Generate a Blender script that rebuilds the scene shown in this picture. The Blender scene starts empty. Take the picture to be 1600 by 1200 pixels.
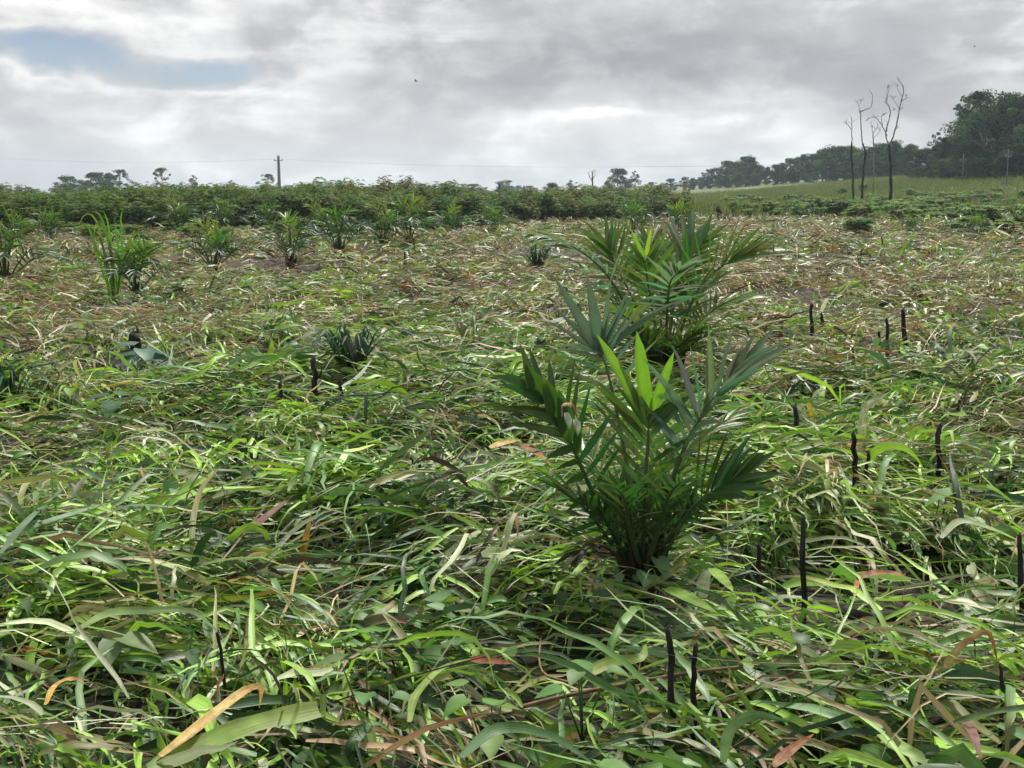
import bpy, math, random
import numpy as np
from mathutils import Vector, Matrix

R = math.radians
rng = np.random.default_rng(7)
random.seed(7)
scene = bpy.context.scene
col = scene.collection

# ------------------------------------------------------------------ camera
FPX = 1931.0            # focal length in pixels of the 1600-wide photograph
CAM_Z = 1.6
PITCH = math.atan(300.0 / FPX)
cam = bpy.data.cameras.new('camera')
cam_ob = bpy.data.objects.new('camera', cam)
col.objects.link(cam_ob)
cam.sensor_width = 36.0
cam.lens = 36.0 * FPX / 1600.0
cam.clip_start = 0.05
cam.clip_end = 6000
cam_ob.location = (0, 0, CAM_Z)
cam_ob.rotation_euler = (math.pi / 2 - PITCH, 0, 0)
scene.camera = cam_ob

# ------------------------------------------------------------------ exposure
scene.render.engine = 'CYCLES'
scene.view_settings.view_transform = 'Standard'
scene.view_settings.look = 'None'
scene.view_settings.gamma = 1.0
scene.view_settings.use_curve_mapping = False
scene.view_settings.exposure = 2.05
scene.cycles.use_denoising = True
scene.cycles.denoising_input_passes = 'RGB_ALBEDO_NORMAL'
scene.cycles.max_bounces = 5
scene.cycles.diffuse_bounces = 2
scene.cycles.glossy_bounces = 2
scene.cycles.transmission_bounces = 3
scene.cycles.volume_bounces = 1
scene.cycles.use_light_tree = False
scene.cycles.transparent_max_bounces = 4

# ------------------------------------------------------------------ sun
SUN_EL, SUN_AZ = R(56), R(16)          # azimuth measured from +Y towards +X
sun = bpy.data.lights.new('sun', 'SUN')
sun.energy = 1.5
sun.angle = R(10)
sun.color = (1.0, 0.955, 0.88)
sun_ob = bpy.data.objects.new('sun', sun)
col.objects.link(sun_ob)
sd = Vector((math.sin(SUN_AZ) * math.cos(SUN_EL), math.cos(SUN_AZ) * math.cos(SUN_EL), math.sin(SUN_EL)))
sun_ob.rotation_euler = (-sd).to_track_quat('-Z', 'Y').to_euler()
sun_ob.location = (0, 0, 60)

# ------------------------------------------------------------------ sky
world = bpy.data.worlds.new('World')
scene.world = world
world.use_nodes = True
wt = world.node_tree
for n in list(wt.nodes):
    wt.nodes.remove(n)
wt_links = wt.links


def N(tree, typ, **kw):
    n = tree.nodes.new(typ)
    for k, v in kw.items():
        setattr(n, k, v)
    return n


def plug(tree, sock, v):
    if isinstance(v, bpy.types.NodeSocket):
        tree.links.new(v, sock)
    elif v is not None:
        sock.default_value = v


def math_n(tree, op, a, b=None, c=None, clamp=False):
    n = N(tree, 'ShaderNodeMath', operation=op, use_clamp=clamp)
    plug(tree, n.inputs[0], a)
    if b is not None:
        plug(tree, n.inputs[1], b)
    if c is not None:
        plug(tree, n.inputs[2], c)
    return n.outputs[0]


def W(op, a, b=None, c=None, clamp=False):
    return math_n(wt, op, a, b, c, clamp)


def smooth(tree, v, lo, hi):
    n = N(tree, 'ShaderNodeMapRange', interpolation_type='SMOOTHSTEP')
    plug(tree, n.inputs[0], v)
    n.inputs[1].default_value = lo
    n.inputs[2].default_value = hi
    return n.outputs[0]


def sky_nodes():
    tc = N(wt, 'ShaderNodeTexCoord')
    sep = N(wt, 'ShaderNodeSeparateXYZ')
    wt_links.new(tc.outputs['Generated'], sep.inputs[0])
    x, y, z = sep.outputs
    az = W('MULTIPLY', W('ARCTAN2', x, y), 180 / math.pi)
    el = W('MULTIPLY', W('ARCSINE', z), 180 / math.pi)

    def noise(sx, sy, sz, scale, detail, rough=0.55, dist=0.0, off=0.0):
        mp = N(wt, 'ShaderNodeMapping')
        mp.inputs['Scale'].default_value = (sx, sy, sz)
        mp.inputs['Location'].default_value = (off, off * 0.7, off * 0.3)
        wt_links.new(tc.outputs['Generated'], mp.inputs['Vector'])
        nz = N(wt, 'ShaderNodeTexNoise')
        nz.inputs['Scale'].default_value = scale
        nz.inputs['Detail'].default_value = detail
        nz.inputs['Roughness'].default_value = rough
        nz.inputs['Distortion'].default_value = dist
        wt_links.new(mp.outputs[0], nz.inputs['Vector'])
        return nz.outputs[0]
    n_big = noise(1, 1, 1.8, 4.2, 7, 0.5, 0.2, 1.3)
    n_puff = noise(1, 1, 1.7, 13.0, 8, 0.6, 0.3, 4.1)
    n_streak = noise(1, 1, 7.0, 9.0, 6, 0.6, 0.4, 8.7)
    n_wa = noise(1, 1, 2.0, 9.0, 5, 0.55, 0.0, 11.0)
    n_wb = noise(1, 1, 2.0, 9.0, 5, 0.55, 0.0, 17.0)
    az2 = W('ADD', az, W('MULTIPLY', W('SUBTRACT', n_wa, 0.5), 9.0))
    el2 = W('ADD', el, W('MULTIPLY', W('SUBTRACT', n_wb, 0.5), 4.0))

    def g(a0, e0, sa, se, amp):
        da = W('DIVIDE', W('SUBTRACT', az2, a0), sa)
        de = W('DIVIDE', W('SUBTRACT', el2, e0), se)
        s = W('ADD', W('MULTIPLY', da, da), W('MULTIPLY', de, de))
        return W('MULTIPLY', W('EXPONENT', W('MULTIPLY', s, -1.0)), amp)

    def add(*t):
        o = t[0]
        for k in t[1:]:
            o = W('ADD', o, k)
        return o
    # breaks in the cloud where blue shows
    hole = add(g(-20.5, 5.9, 3.8, 0.70, 0.62), g(-13.2, 5.35, 3.4, 0.62, 0.56), g(-19, 9.2, 5.5, 0.5, 0.6), g(22.6, 6.4, 1.2, 0.6, 0.3),
               W('MULTIPLY', W('SUBTRACT', n_big, 0.62), 1.0),
               W('MULTIPLY', W('SUBTRACT', n_puff, 0.5), 0.55),
               W('MULTIPLY', W('SUBTRACT', n_streak, 0.5), 0.45))
    blue = smooth(wt, hole, 0.06, 0.52)
    rim = W('DIVIDE', W('SUBTRACT', hole, 0.06), 0.10)
    rim = W('MULTIPLY', W('EXPONENT', W('MULTIPLY', W('MULTIPLY', rim, rim), -1.0)), 0.16)
    puffs = W('MULTIPLY', W('SUBTRACT', smooth(wt, n_puff, 0.40, 0.60), 0.5), 0.11)
    blue = W('MULTIPLY', blue, 0.88)
    # brightness of the cloud deck
    br = add(rim, puffs, W('MULTIPLY', W('SUBTRACT', n_big, 0.5), 0.46),
             W('MULTIPLY', W('SUBTRACT', n_puff, 0.5), 0.32),
             W('MULTIPLY', W('SUBTRACT', n_streak, 0.5), 0.16),
             g(-14, 2.6, 13.0, 1.8, 0.13), g(-4, 0.8, 30.0, 1.4, 0.09),
             g(3.6, 3.45, 2.0, 0.34, 0.60), g(2.0, 3.0, 5.0, 0.7, 0.14), g(11.5, 2.6, 4.5, 1.0, 0.16),
             g(-20, 7.7, 7.5, 0.55, 0.36), g(-23, 4.9, 2.5, 0.45, 0.2), g(-11, 4.4, 1.9, 0.22, 0.22),
             g(9, 5.4, 9.0, 1.3, -0.10), g(-3, 6.6, 7.0, 1.4, -0.09), g(-14, 3.0, 5, 1.0, -0.04),
             g(22.5, 5.6, 1.5, 0.3, 0.22), 0.645)
    rad = W('MAXIMUM', br, 0.2)
    rad = W('MULTIPLY', rad, 0.238)                     # radiance before exposure
    cc = N(wt, 'ShaderNodeMix', data_type='RGBA')
    wt_links.new(smooth(wt, br, 0.35, 0.95), cc.inputs[0])
    cc.inputs[6].default_value = (0.955, 0.945, 1.0, 1)
    cc.inputs[7].default_value = (1.0, 0.99, 0.985, 1)
    cloud = N(wt, 'ShaderNodeBackground')
    wt_links.new(cc.outputs[2], cloud.inputs[0])
    wt_links.new(rad, cloud.inputs[1])
    sky = N(wt, 'ShaderNodeTexSky', sky_type='NISHITA')
    sky.sun_disc = False
    sky.sun_elevation = SUN_EL
    sky.sun_rotation = SUN_AZ
    sky.dust_density = 0.6
    sky.ozone_density = 2.0
    bg = N(wt, 'ShaderNodeBackground')
    hs = N(wt, 'ShaderNodeHueSaturation')
    hs.inputs['Hue'].default_value = 0.525
    hs.inputs['Saturation'].default_value = 1.22
    hs.inputs['Value'].default_value = 0.38
    wt_links.new(sky.outputs[0], hs.inputs['Color'])
    wt_links.new(hs.outputs[0], bg.inputs[0])
    bg.inputs[1].default_value = 0.05
    mx = N(wt, 'ShaderNodeMixShader')
    wt_links.new(blue, mx.inputs[0])
    wt_links.new(cloud.outputs[0], mx.inputs[1])
    wt_links.new(bg.outputs[0], mx.inputs[2])
    out = N(wt, 'ShaderNodeOutputWorld')
    wt_links.new(mx.outputs[0], out.inputs[0])


sky_nodes()
world.cycles.sampling_method = 'MANUAL'
world.cycles.sample_map_resolution = 512

# ------------------------------------------------------------------ terrain functions


def sstep(lo, hi, v):
    t = np.clip((np.asarray(v, float) - lo) / (hi - lo), 0, 1)
    return t * t * (3 - 2 * t)


def vnoise(x, y, seed=0):
    x = np.asarray(x, float)
    y = np.asarray(y, float)
    xi = np.floor(x).astype(np.int64)
    yi = np.floor(y).astype(np.int64)
    fx = x - xi
    fy = y - yi
    fx = fx * fx * (3 - 2 * fx)
    fy = fy * fy * (3 - 2 * fy)

    def h(a, b):
        k = (a * 374761393 + b * 668265263 + seed * 362437) & 0xffffffff
        k = ((k ^ (k >> 13)) * 1274126177) & 0xffffffff
        k = k ^ (k >> 16)
        return (k & 0xffff) / 65535.0
    a = h(xi, yi)
    b = h(xi + 1, yi)
    c = h(xi, yi + 1)
    d = h(xi + 1, yi + 1)
    return (a * (1 - fx) + b * fx) * (1 - fy) + (c * (1 - fx) + d * fx) * fy


def ground(x, y):
    """the lie of the land, without lumps"""
    x = np.asarray(x, float)
    y = np.asarray(y, float)
    rise = sstep(70, 175, y) * sstep(15, 112, x) * 6.2
    far = sstep(190, 420, y) * sstep(150, 420, x) * 9.0
    return rise + far


CLEAR = []          # (x, y, radius) round the palms, where the mat lies low


def lumps(x, y):
    """the uneven mat of cut grass"""
    x = np.asarray(x, float)
    y = np.asarray(y, float)
    k = 1.0
    for (cx, cy, cr) in CLEAR:
        k = k * (1 - np.exp(-((x - cx) ** 2 + (y - cy) ** 2) / cr ** 2))
    return k * (vnoise(x / 1.4, y / 1.4, 3) * 0.16 + vnoise(x / 0.7, y / 0.7, 5) * 0.24 - 0.17)


def surf(x, y):
    return ground(x, y) + lumps(x, y)


def ray(px, py):
    c, s = math.cos(PITCH), math.sin(PITCH)
    dx, dy, dz = (px - 800) / FPX, 1.0, -(py - 600) / FPX
    return Vector((dx, dy * c + dz * s, -dy * s + dz * c))


def at(px, py, h=0.0):
    """point of the land seen at this pixel, h above it"""
    d = ray(px, py)
    t = 0.5
    def ss(lo, hi, v):
        q = min(1.0, max(0.0, (v - lo) / (hi - lo)))
        return q * q * (3 - 2 * q)
    for _ in range(4000):
        x, y, z = d.x * t, d.y * t, d.z * t + CAM_Z
        gz = ss(70, 175, y) * ss(15, 112, x) * 6.2 + ss(190, 420, y) * ss(150, 420, x) * 9.0 if y > 70 else 0.0
        if z <= gz + h:
            break
        t *= 1.0015
    return Vector((x, y, z))


THIN = []           # spots where stakes, stumps and tussocks stand clear of the mat
for (px_, py_, r_) in ((1256, 960, .16), (1050, 1125, .14), (1083, 1105, .12), (1465, 765, .2), (1340, 752, .25), (1416, 552, .35), (1387, 560, .35), (1269, 535, .35), (1244, 690, .22),
                       (437, 637, .3), (495, 632, .35), (535, 628, .3), (644, 752, .2), (1597, 950, .15), (213, 556, .45), (222, 600, .45), (552, 600, .55), (840, 428, .9), (140, 905, .15), (86, 590, .3),
                       (1350, 722, .25), (1256, 695, .25), (468, 892, .14), (400, 1090, .15), (1560, 1030, .15), (340, 432, .8), (200, 472, .8), (455, 424, .9), (20, 645, .4), (1115, 925, .2), (1360, 960, .2)):
    q_ = at(px_, py_, 0.1)
    THIN.append((q_.x, q_.y, r_))
for (px_, py_, cr_) in ((1002, 925, 0.36), (1038, 600, 0.5)):
    q_ = at(px_, py_)
    CLEAR.append((q_.x, q_.y, cr_))


def mat_at(px, py, h=0.0):
    """like at(), measured from the lumpy mat"""
    p = at(px, py, h)
    for _ in range(2):
        p = at(px, py, h + float(lumps(p.x, p.y)))
    return p


def on(px, py, Y):
    """point seen at this pixel at depth Y"""
    d = ray(px, py)
    return d * (Y / d.y) + Vector((0, 0, CAM_Z))


# ------------------------------------------------------------------ helpers


def tag(o, label=None, cat=None, group=None, kind=None):
    if label:
        o['label'] = label
    if cat:
        o['category'] = cat
    if group:
        o['group'] = group
    if kind:
        o['kind'] = kind
    return o


def make_mesh(name, V, F, C=None, mat=None, smooth_=True, G=None):
    me = bpy.data.meshes.new(name)
    V = np.asarray(V, np.float32)
    if isinstance(F, np.ndarray):
        k = F.shape[1]
        me.vertices.add(len(V))
        me.vertices.foreach_set('co', V.ravel())
        me.loops.add(F.size)
        me.loops.foreach_set('vertex_index', F.ravel().astype(np.int32))
        me.polygons.add(len(F))
        me.polygons.foreach_set('loop_start', np.arange(0, F.size, k, dtype=np.int32))
        me.polygons.foreach_set('loop_total', np.full(len(F), k, dtype=np.int32))
        me.update(calc_edges=True)
    else:
        me.from_pydata([tuple(map(float, v)) for v in V], [], F)
    if C is not None:
        C = np.asarray(C, np.float32)
        if C.ndim == 1:
            C = np.tile(C, (len(V), 1))
        at_ = me.attributes.new('Col', 'FLOAT_COLOR', 'POINT')
        c4 = np.ones((len(V), 4), np.float32)
        c4[:, :3] = C[:, :3]
        at_.data.foreach_set('color', c4.ravel())
    if G is not None:
        ga = me.attributes.new('Grain', 'FLOAT_VECTOR', 'POINT')
        ga.data.foreach_set('vector', np.asarray(G, np.float32).ravel())
    if smooth_:
        me.polygons.foreach_set('use_smooth', np.ones(len(me.polygons), bool))
    if mat:
        me.materials.append(mat)
    me.update()
    return me


def obj(name, me, parent=None, loc=None):
    o = bpy.data.objects.new(name, me)
    col.objects.link(o)
    if parent is not None:
        o.parent = parent
    if loc is not None:
        o.location = loc
    return o


def empty(name, loc):
    o = bpy.data.objects.new(name, None)
    col.objects.link(o)
    o.location = loc
    o.empty_display_size = 0.1
    return o


def copy_tree(o, parent=None):
    c = o.copy()
    col.objects.link(c)
    c.parent = parent
    for ch in list(o.children):
        copy_tree(ch, c)
    return c


class MB:
    """collects vertices, faces and colours of one part"""

    def __init__(self):
        self.V, self.F, self.C = [], [], []

    def add(self, V, F, c):
        b = len(self.V)
        self.V += [tuple(v) for v in V]
        self.F += [tuple(i + b for i in f) for f in F]
        if len(np.shape(c)) == 1:
            self.C += [tuple(c)] * len(V)
        else:
            self.C += [tuple(k) for k in c]

    def tube(self, pts, radii, c, sides=6, jitter=0.0, cap=True):
        pts = [Vector(p) for p in pts]
        V, F = [], []
        n = len(pts)
        ref = Vector((0.31, 0.87, 0.2))
        for i, p in enumerate(pts):
            t = (pts[min(i + 1, n - 1)] - pts[max(i - 1, 0)]).normalized()
            a = t.cross(ref)
            if a.length < 1e-3:
                a = t.cross(Vector((1, 0, 0)))
            a.normalize()
            b = t.cross(a)
            for k in range(sides):
                th = 2 * math.pi * k / sides
                r = radii[i] * (1 + random.uniform(-jitter, jitter))
                V.append(p + a * (r * math.cos(th)) + b * (r * math.sin(th)))
        for i in range(n - 1):
            for k in range(sides):
                k2 = (k + 1) % sides
                F.append((i * sides + k, i * sides + k2, (i + 1) * sides + k2, (i + 1) * sides + k))
        if cap:
            F.append(tuple(range(sides - 1, -1, -1)))
            F.append(tuple((n - 1) * sides + k for k in range(sides)))
        self.add(V, F, c)

    def mesh(self, name, mat):
        return make_mesh(name, np.array(self.V), self.F, np.array(self.C), mat)

    def build(self, name, mat, parent=None):
        return obj(name, self.mesh(name, mat), parent)


def catmull(pts, n):
    """smooth curve through control points"""
    P = [Vector(p) for p in pts]
    P = [P[0] * 2 - P[1]] + P + [P[-1] * 2 - P[-2]]
    out = []
    segs = len(P) - 3
    for i in range(n):
        u = i / (n - 1) * segs
        k = min(int(u), segs - 1)
        t = u - k
        a, b, c, d = P[k:k + 4]
        out.append(0.5 * ((2 * b) + (c - a) * t + (2 * a - 5 * b + 4 * c - d) * t * t + (3 * b - a - 3 * c + d) * t ** 3))
    return out


# ------------------------------------------------------------------ materials


def leaf_material(name, rough=0.42, trans=0.3, spec=0.5, vary=0.25, obj_random=0.0, nscale=18.0, fine=0.0):
    m = bpy.data.materials.new(name)
    m.use_nodes = True
    t = m.node_tree
    for n in list(t.nodes):
        t.nodes.remove(n)
    at_ = N(t, 'ShaderNodeAttribute', attribute_name='Col')
    tc = N(t, 'ShaderNodeTexCoord')
    nz = N(t, 'ShaderNodeTexNoise')
    nz.inputs['Scale'].default_value = nscale
    nz.inputs['Detail'].default_value = 4
    t.links.new(tc.outputs['Object'], nz.inputs['Vector'])
    val = math_n(t, 'ADD', math_n(t, 'MULTIPLY', math_n(t, 'SUBTRACT', nz.outputs[0], 0.5), vary * 2.2), 1.0)
    vein = None
    if fine:
        ga = N(t, 'ShaderNodeAttribute', attribute_name='Grain')
        vein = N(t, 'ShaderNodeTexNoise')          # veins running along the blade
        vein.inputs['Scale'].default_value = 1.0
        vein.inputs['Detail'].default_value = 3
        t.links.new(ga.outputs['Vector'], vein.inputs['Vector'])
        val = math_n(t, 'MULTIPLY', val, math_n(t, 'ADD', math_n(t, 'MULTIPLY', math_n(t, 'SUBTRACT', vein.outputs[0], 0.5), fine), 1.0))
    if obj_random:
        oi = N(t, 'ShaderNodeObjectInfo')
        val = math_n(t, 'MULTIPLY', val, math_n(t, 'ADD', math_n(t, 'MULTIPLY', math_n(t, 'SUBTRACT', oi.outputs['Random'], 0.5), obj_random), 1.0))
    hsv = N(t, 'ShaderNodeHueSaturation')
    t.links.new(at_.outputs['Color'], hsv.inputs['Color'])
    t.links.new(val, hsv.inputs['Value'])
    if obj_random:
        hh = math_n(t, 'ADD', math_n(t, 'MULTIPLY', math_n(t, 'SUBTRACT', oi.outputs['Random'], 0.5), -0.05), 0.5)
        t.links.new(hh, hsv.inputs['Hue'])
    bs = N(t, 'ShaderNodeBsdfPrincipled')
    t.links.new(hsv.outputs[0], bs.inputs['Base Color'])
    rg = math_n(t, 'ADD', math_n(t, 'MULTIPLY', nz.outputs[0], 0.25), rough - 0.12)
    t.links.new(rg, bs.inputs['Roughness'])
    bs.inputs['Specular IOR Level'].default_value = spec
    if vein is not None:
        bp = N(t, 'ShaderNodeBump')
        bp.inputs['Strength'].default_value = 0.5
        bp.inputs['Distance'].default_value = 0.002
        t.links.new(vein.outputs[0], bp.inputs['Height'])
        t.links.new(bp.outputs[0], bs.inputs['Normal'])
    out = N(t, 'ShaderNodeOutputMaterial')
    if trans > 0:
        tr = N(t, 'ShaderNodeBsdfTranslucent')
        h2 = N(t, 'ShaderNodeHueSaturation')
        t.links.new(hsv.outputs[0], h2.inputs['Color'])
        h2.inputs['Saturation'].default_value = 1.15
        h2.inputs['Value'].default_value = 1.5
        t.links.new(h2.outputs[0], tr.inputs['Color'])
        mx = N(t, 'ShaderNodeMixShader')
        mx.inputs[0].default_value = trans
        t.links.new(bs.outputs[0], mx.inputs[1])
        t.links.new(tr.outputs[0], mx.inputs[2])
        t.links.new(mx.outputs[0], out.inputs[0])
    else:
        t.links.new(bs.outputs[0], out.inputs[0])
    return m


def wood_material(name, c1, c2, scale=14.0, rough=0.85, bump=0.5):
    m = bpy.data.materials.new(name)
    m.use_nodes = True
    t = m.node_tree
    bs = t.nodes['Principled BSDF']
    tc = N(t, 'ShaderNodeTexCoord')
    mp = N(t, 'ShaderNodeMapping')
    mp.inputs['Scale'].default_value = (1, 1, 0.25)
    t.links.new(tc.outputs['Object'], mp.inputs[0])
    nz = N(t, 'ShaderNodeTexNoise')
    nz.inputs['Scale'].default_value = scale
    nz.inputs['Detail'].default_value = 8
    t.links.new(mp.outputs[0], nz.inputs['Vector'])
    cr = N(t, 'ShaderNodeValToRGB')
    cr.color_ramp.elements[0].position = 0.35
    cr.color_ramp.elements[0].color = (*c1, 1)
    cr.color_ramp.elements[1].position = 0.68
    cr.color_ramp.elements[1].color = (*c2, 1)
    t.links.new(nz.outputs[0], cr.inputs[0])
    t.links.new(cr.outputs[0], bs.inputs['Base Color'])
    bs.inputs['Roughness'].default_value = rough
    bs.inputs['Specular IOR Level'].default_value = 0.25
    bp = N(t, 'ShaderNodeBump')
    bp.inputs['Strength'].default_value = bump
    bp.inputs['Distance'].default_value = 0.01
    t.links.new(nz.outputs[0], bp.inputs['Height'])
    t.links.new(bp.outputs[0], bs.inputs['Normal'])
    return m


def ground_material():
    m = bpy.data.materials.new('soil_and_thatch')
    m.use_nodes = True
    t = m.node_tree
    bs = t.nodes['Principled BSDF']
    tc = N(t, 'ShaderNodeTexCoord')
    n1 = N(t, 'ShaderNodeTexNoise')
    n1.inputs['Scale'].default_value = 9.0
    n1.inputs['Detail'].default_value = 8
    n2 = N(t, 'ShaderNodeTexNoise')
    n2.inputs['Scale'].default_value = 0.12
    n2.inputs['Detail'].default_value = 6
    for n in (n1, n2):
        t.links.new(tc.outputs['Object'], n.inputs['Vector'])
    soil = N(t, 'ShaderNodeValToRGB')
    e = soil.color_ramp.elements
    e[0].position, e[0].color = 0.32, (0.010, 0.008, 0.006, 1)
    e[1].position, e[1].color = 0.72, (0.050, 0.042, 0.025, 1)
    t.links.new(n1.outputs[0], soil.inputs[0])
    grass = N(t, 'ShaderNodeValToRGB')
    e = grass.color_ramp.elements
    e[0].position, e[0].color = 0.3, (0.055, 0.085, 0.022, 1)
    e[1].position, e[1].color = 0.7, (0.14, 0.165, 0.05, 1)
    t.links.new(n2.outputs[0], grass.inputs[0])
    sp = N(t, 'ShaderNodeSeparateXYZ')
    t.links.new(tc.outputs['Object'], sp.inputs[0])
    f = smooth(t, sp.outputs[1], 62, 82)
    mx = N(t, 'ShaderNodeMix', data_type='RGBA')
    t.links.new(f, mx.inputs[0])
    t.links.new(soil.outputs[0], mx.inputs[6])
    t.links.new(grass.outputs[0], mx.inputs[7])
    t.links.new(mx.outputs[2], bs.inputs['Base Color'])
    bs.inputs['Roughness'].default_value = 0.95
    bp = N(t, 'ShaderNodeBump')
    bp.inputs['Strength'].default_value = 0.8
    bp.inputs['Distance'].default_value = 0.03
    t.links.new(n1.outputs[0], bp.inputs['Height'])
    t.links.new(bp.outputs[0], bs.inputs['Normal'])
    return m


M_GRASS = leaf_material('cut_grass_blade', 0.43, 0.22, 0.36, 0.25, 0, 14, 1.3)
M_BLADE = leaf_material('single_grass_leaf', 0.48, 0.32, 0.25, 0.30, 0, 30, 1.3)
M_DRYLEAF = leaf_material('withered_leaf', 0.65, 0.2, 0.2, 0.75, 0, 45, 1.5)
M_PALM = leaf_material('palm_leaflet', 0.36, 0.34, 0.5, 0.22, 0.25, 16, 0.7)
M_PALMFAR = leaf_material('far_palm_frond', 0.42, 0.32, 0.35, 0.25, 0.3, 8)
M_STALK = leaf_material('palm_stalk', 0.5, 0.0, 0.4, 0.25, 0, 20)
M_SHRUB = leaf_material('shrub_leaf', 0.65, 0.28, 0.12, 0.22, 0.45, 2.5)
M_TREE = leaf_material('tree_leaf', 0.7, 0.22, 0.1, 0.25, 0.9, 3.0)
M_MEADOW = leaf_material('meadow_blade', 0.6, 0.3, 0.3, 0.25, 0, 0.4)
M_CHAR = wood_material('charred_wood', (0.006, 0.006, 0.006), (0.045, 0.040, 0.037), 30, 0.8, 0.9)
M_DEAD = wood_material('dead_tree_bark', (0.10, 0.09, 0.085), (0.24, 0.215, 0.2), 5, 0.9)
M_DEADDARK = wood_material('scorched_bark', (0.010, 0.010, 0.010), (0.05, 0.045, 0.04), 5, 0.9)
M_BARK = wood_material('forest_bark', (0.05, 0.045, 0.038), (0.16, 0.145, 0.125), 4, 0.9)
M_STEM = wood_material('brown_dry_stem', (0.10, 0.06, 0.035), (0.27, 0.18, 0.105), 25, 0.7)
M_POLE = wood_material('weathered_pole', (0.10, 0.095, 0.09), (0.2, 0.19, 0.18), 6, 0.8)
M_FIBRE = wood_material('palm_base_fibre', (0.010, 0.009, 0.007), (0.05, 0.04, 0.025), 40, 0.9, 1.0)

# ------------------------------------------------------------------ the ground sheet


def build_ground():
    ys = np.concatenate([np.linspace(-40, 1, 8)[:-1], np.arange(1, 16, 0.12), np.geomspace(16, 1800, 150)])
    xs_pos = np.concatenate([np.arange(0, 7, 0.14), np.geomspace(7, 1800, 90)])
    xs = np.concatenate([-xs_pos[:0:-1], xs_pos])
    X, Y = np.meshgrid(xs, ys)
    Z = ground(X, Y) + lumps(X, Y) * (1 - sstep(30, 80, Y))
    V = np.stack([X, Y, Z], -1).reshape(-1, 3)
    ny, nx = X.shape
    i = np.arange(ny - 1)[:, None] * nx + np.arange(nx - 1)[None, :]
    F = np.stack([i, i + 1, i + nx + 1, i + nx], -1).reshape(-1, 4)
    o = obj('ground', make_mesh('ground', V, F, None, ground_material()))
    tag(o, 'field soil and thatch under the cut grass running to the horizon', None, None, 'structure')


build_ground()

# ------------------------------------------------------------------ grass blades, vectorised


def blade_field(P, head, L, Wd, pitch, pcurve, hcurve, roll, twist, colA, colB, nseg, across, kink=None, floor=True, fold=0.25, tip=2.2, crumple=0.0, grain=False):
    """P (n,3) roots; returns vertices, quads, colours of n ribbons"""
    n = len(P)
    cur = P.copy()
    pts = [cur.copy()]
    dirs = []
    for s in range(nseg):
        u = (s + 0.5) / nseg
        pt = pitch + pcurve * u
        if kink is not None:
            pt = pt + np.where(u > kink[0], kink[1], 0.0)
        hd = head + hcurve * u
        pt = pt + rng.normal(0, crumple, n)
        hd = hd + rng.normal(0, crumple * 0.8, n)
        d = np.stack([np.cos(pt) * np.cos(hd), np.cos(pt) * np.sin(hd), np.sin(pt)], -1)
        cur = cur + d * (L / nseg)[:, None]
        if floor:
            g_ = surf(cur[:, 0], cur[:, 1]) + 0.012
            cur[:, 2] = np.maximum(cur[:, 2], g_)
        pts.append(cur.copy())
    pts = np.stack(pts, 1)                              # n, nseg+1, 3
    tan = np.gradient(pts, axis=1)
    tan /= np.linalg.norm(tan, axis=2, keepdims=True) + 1e-9
    up = np.array([0, 0, 1.0])
    side = np.cross(tan, up)
    ln = np.linalg.norm(side, axis=2, keepdims=True)
    side = np.where(ln > 0.05, side / (ln + 1e-9), np.stack([np.sin(head), -np.cos(head), 0 * head], -1)[:, None, :])
    nor = np.cross(side, tan)
    u = np.linspace(0, 1, nseg + 1)
    a = roll[:, None] + twist[:, None] * u[None, :]
    sv = side * np.cos(a)[..., None] + nor * np.sin(a)[..., None]
    nv = -side * np.sin(a)[..., None] + nor * np.cos(a)[..., None]
    prof = np.minimum(1, 0.45 + u * 2.6) * (1 - u ** tip)
    prof[-1] = 0.04
    w = Wd[:, None] * prof[None, :] * 0.5
    cmix = u ** 2
    C = colA[:, None, :] * (1 - cmix[None, :, None]) + colB[:, None, :] * cmix[None, :, None]
    if across == 3:
        V = np.stack([pts - sv * w[..., None] + nv * (w * fold)[..., None], pts, pts + sv * w[..., None] + nv * (w * fold)[..., None]], 2)
        C = np.stack([C, C * 1.12, C], 2)
    else:
        V = np.stack([pts - sv * w[..., None], pts + sv * w[..., None]], 2)
        C = np.stack([C, C], 2)
    k = across
    G = None
    if grain:
        gu = np.linspace(-1, 1, k)[None, None, :] * (Wd * 170)[:, None, None] + 0 * V[..., 0] + (np.arange(n) * 7.31)[:, None, None]
        gl = u[None, :, None] * (L * 5)[:, None, None] + 0 * gu
        G = np.stack([gu, gl, 0 * gu], -1).reshape(-1, 3)
    V = V.reshape(-1, 3)
    C = C.reshape(-1, 3)
    base = np.arange(n)[:, None, None] * ((nseg + 1) * k)
    s_ = np.arange(nseg)[None, :, None] * k
    q = np.arange(k - 1)[None, None, :]
    i = (base + s_ + q).reshape(-1)
    F = np.stack([i, i + 1, i + k + 1, i + k], -1)
    return (V, F, C, G) if grain else (V, F, C)


PAL = np.array([
    (0.225, 0.375, 0.066),   # 0 fresh yellow green
    (0.100, 0.200, 0.048),   # 1 mid green
    (0.028, 0.070, 0.022),   # 2 deep green
    (0.115, 0.200, 0.085),   # 3 blue green
    (0.370, 0.410, 0.250),   # 4 pale underside, doubling as painted white glints
    (0.360, 0.285, 0.155),   # 5 straw
    (0.215, 0.145, 0.080),   # 6 dull brown
    (0.065, 0.042, 0.028),   # 7 dark brown
    (0.250, 0.090, 0.042),   # 8 rust
    (0.430, 0.320, 0.090),   # 9 yellow
    (0.215, 0.225, 0.080),   # 10 olive straw
])


def pick(weights, n):
    w = np.asarray(weights, float)
    return rng.choice(len(w), size=n, p=w / w.sum())


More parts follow.
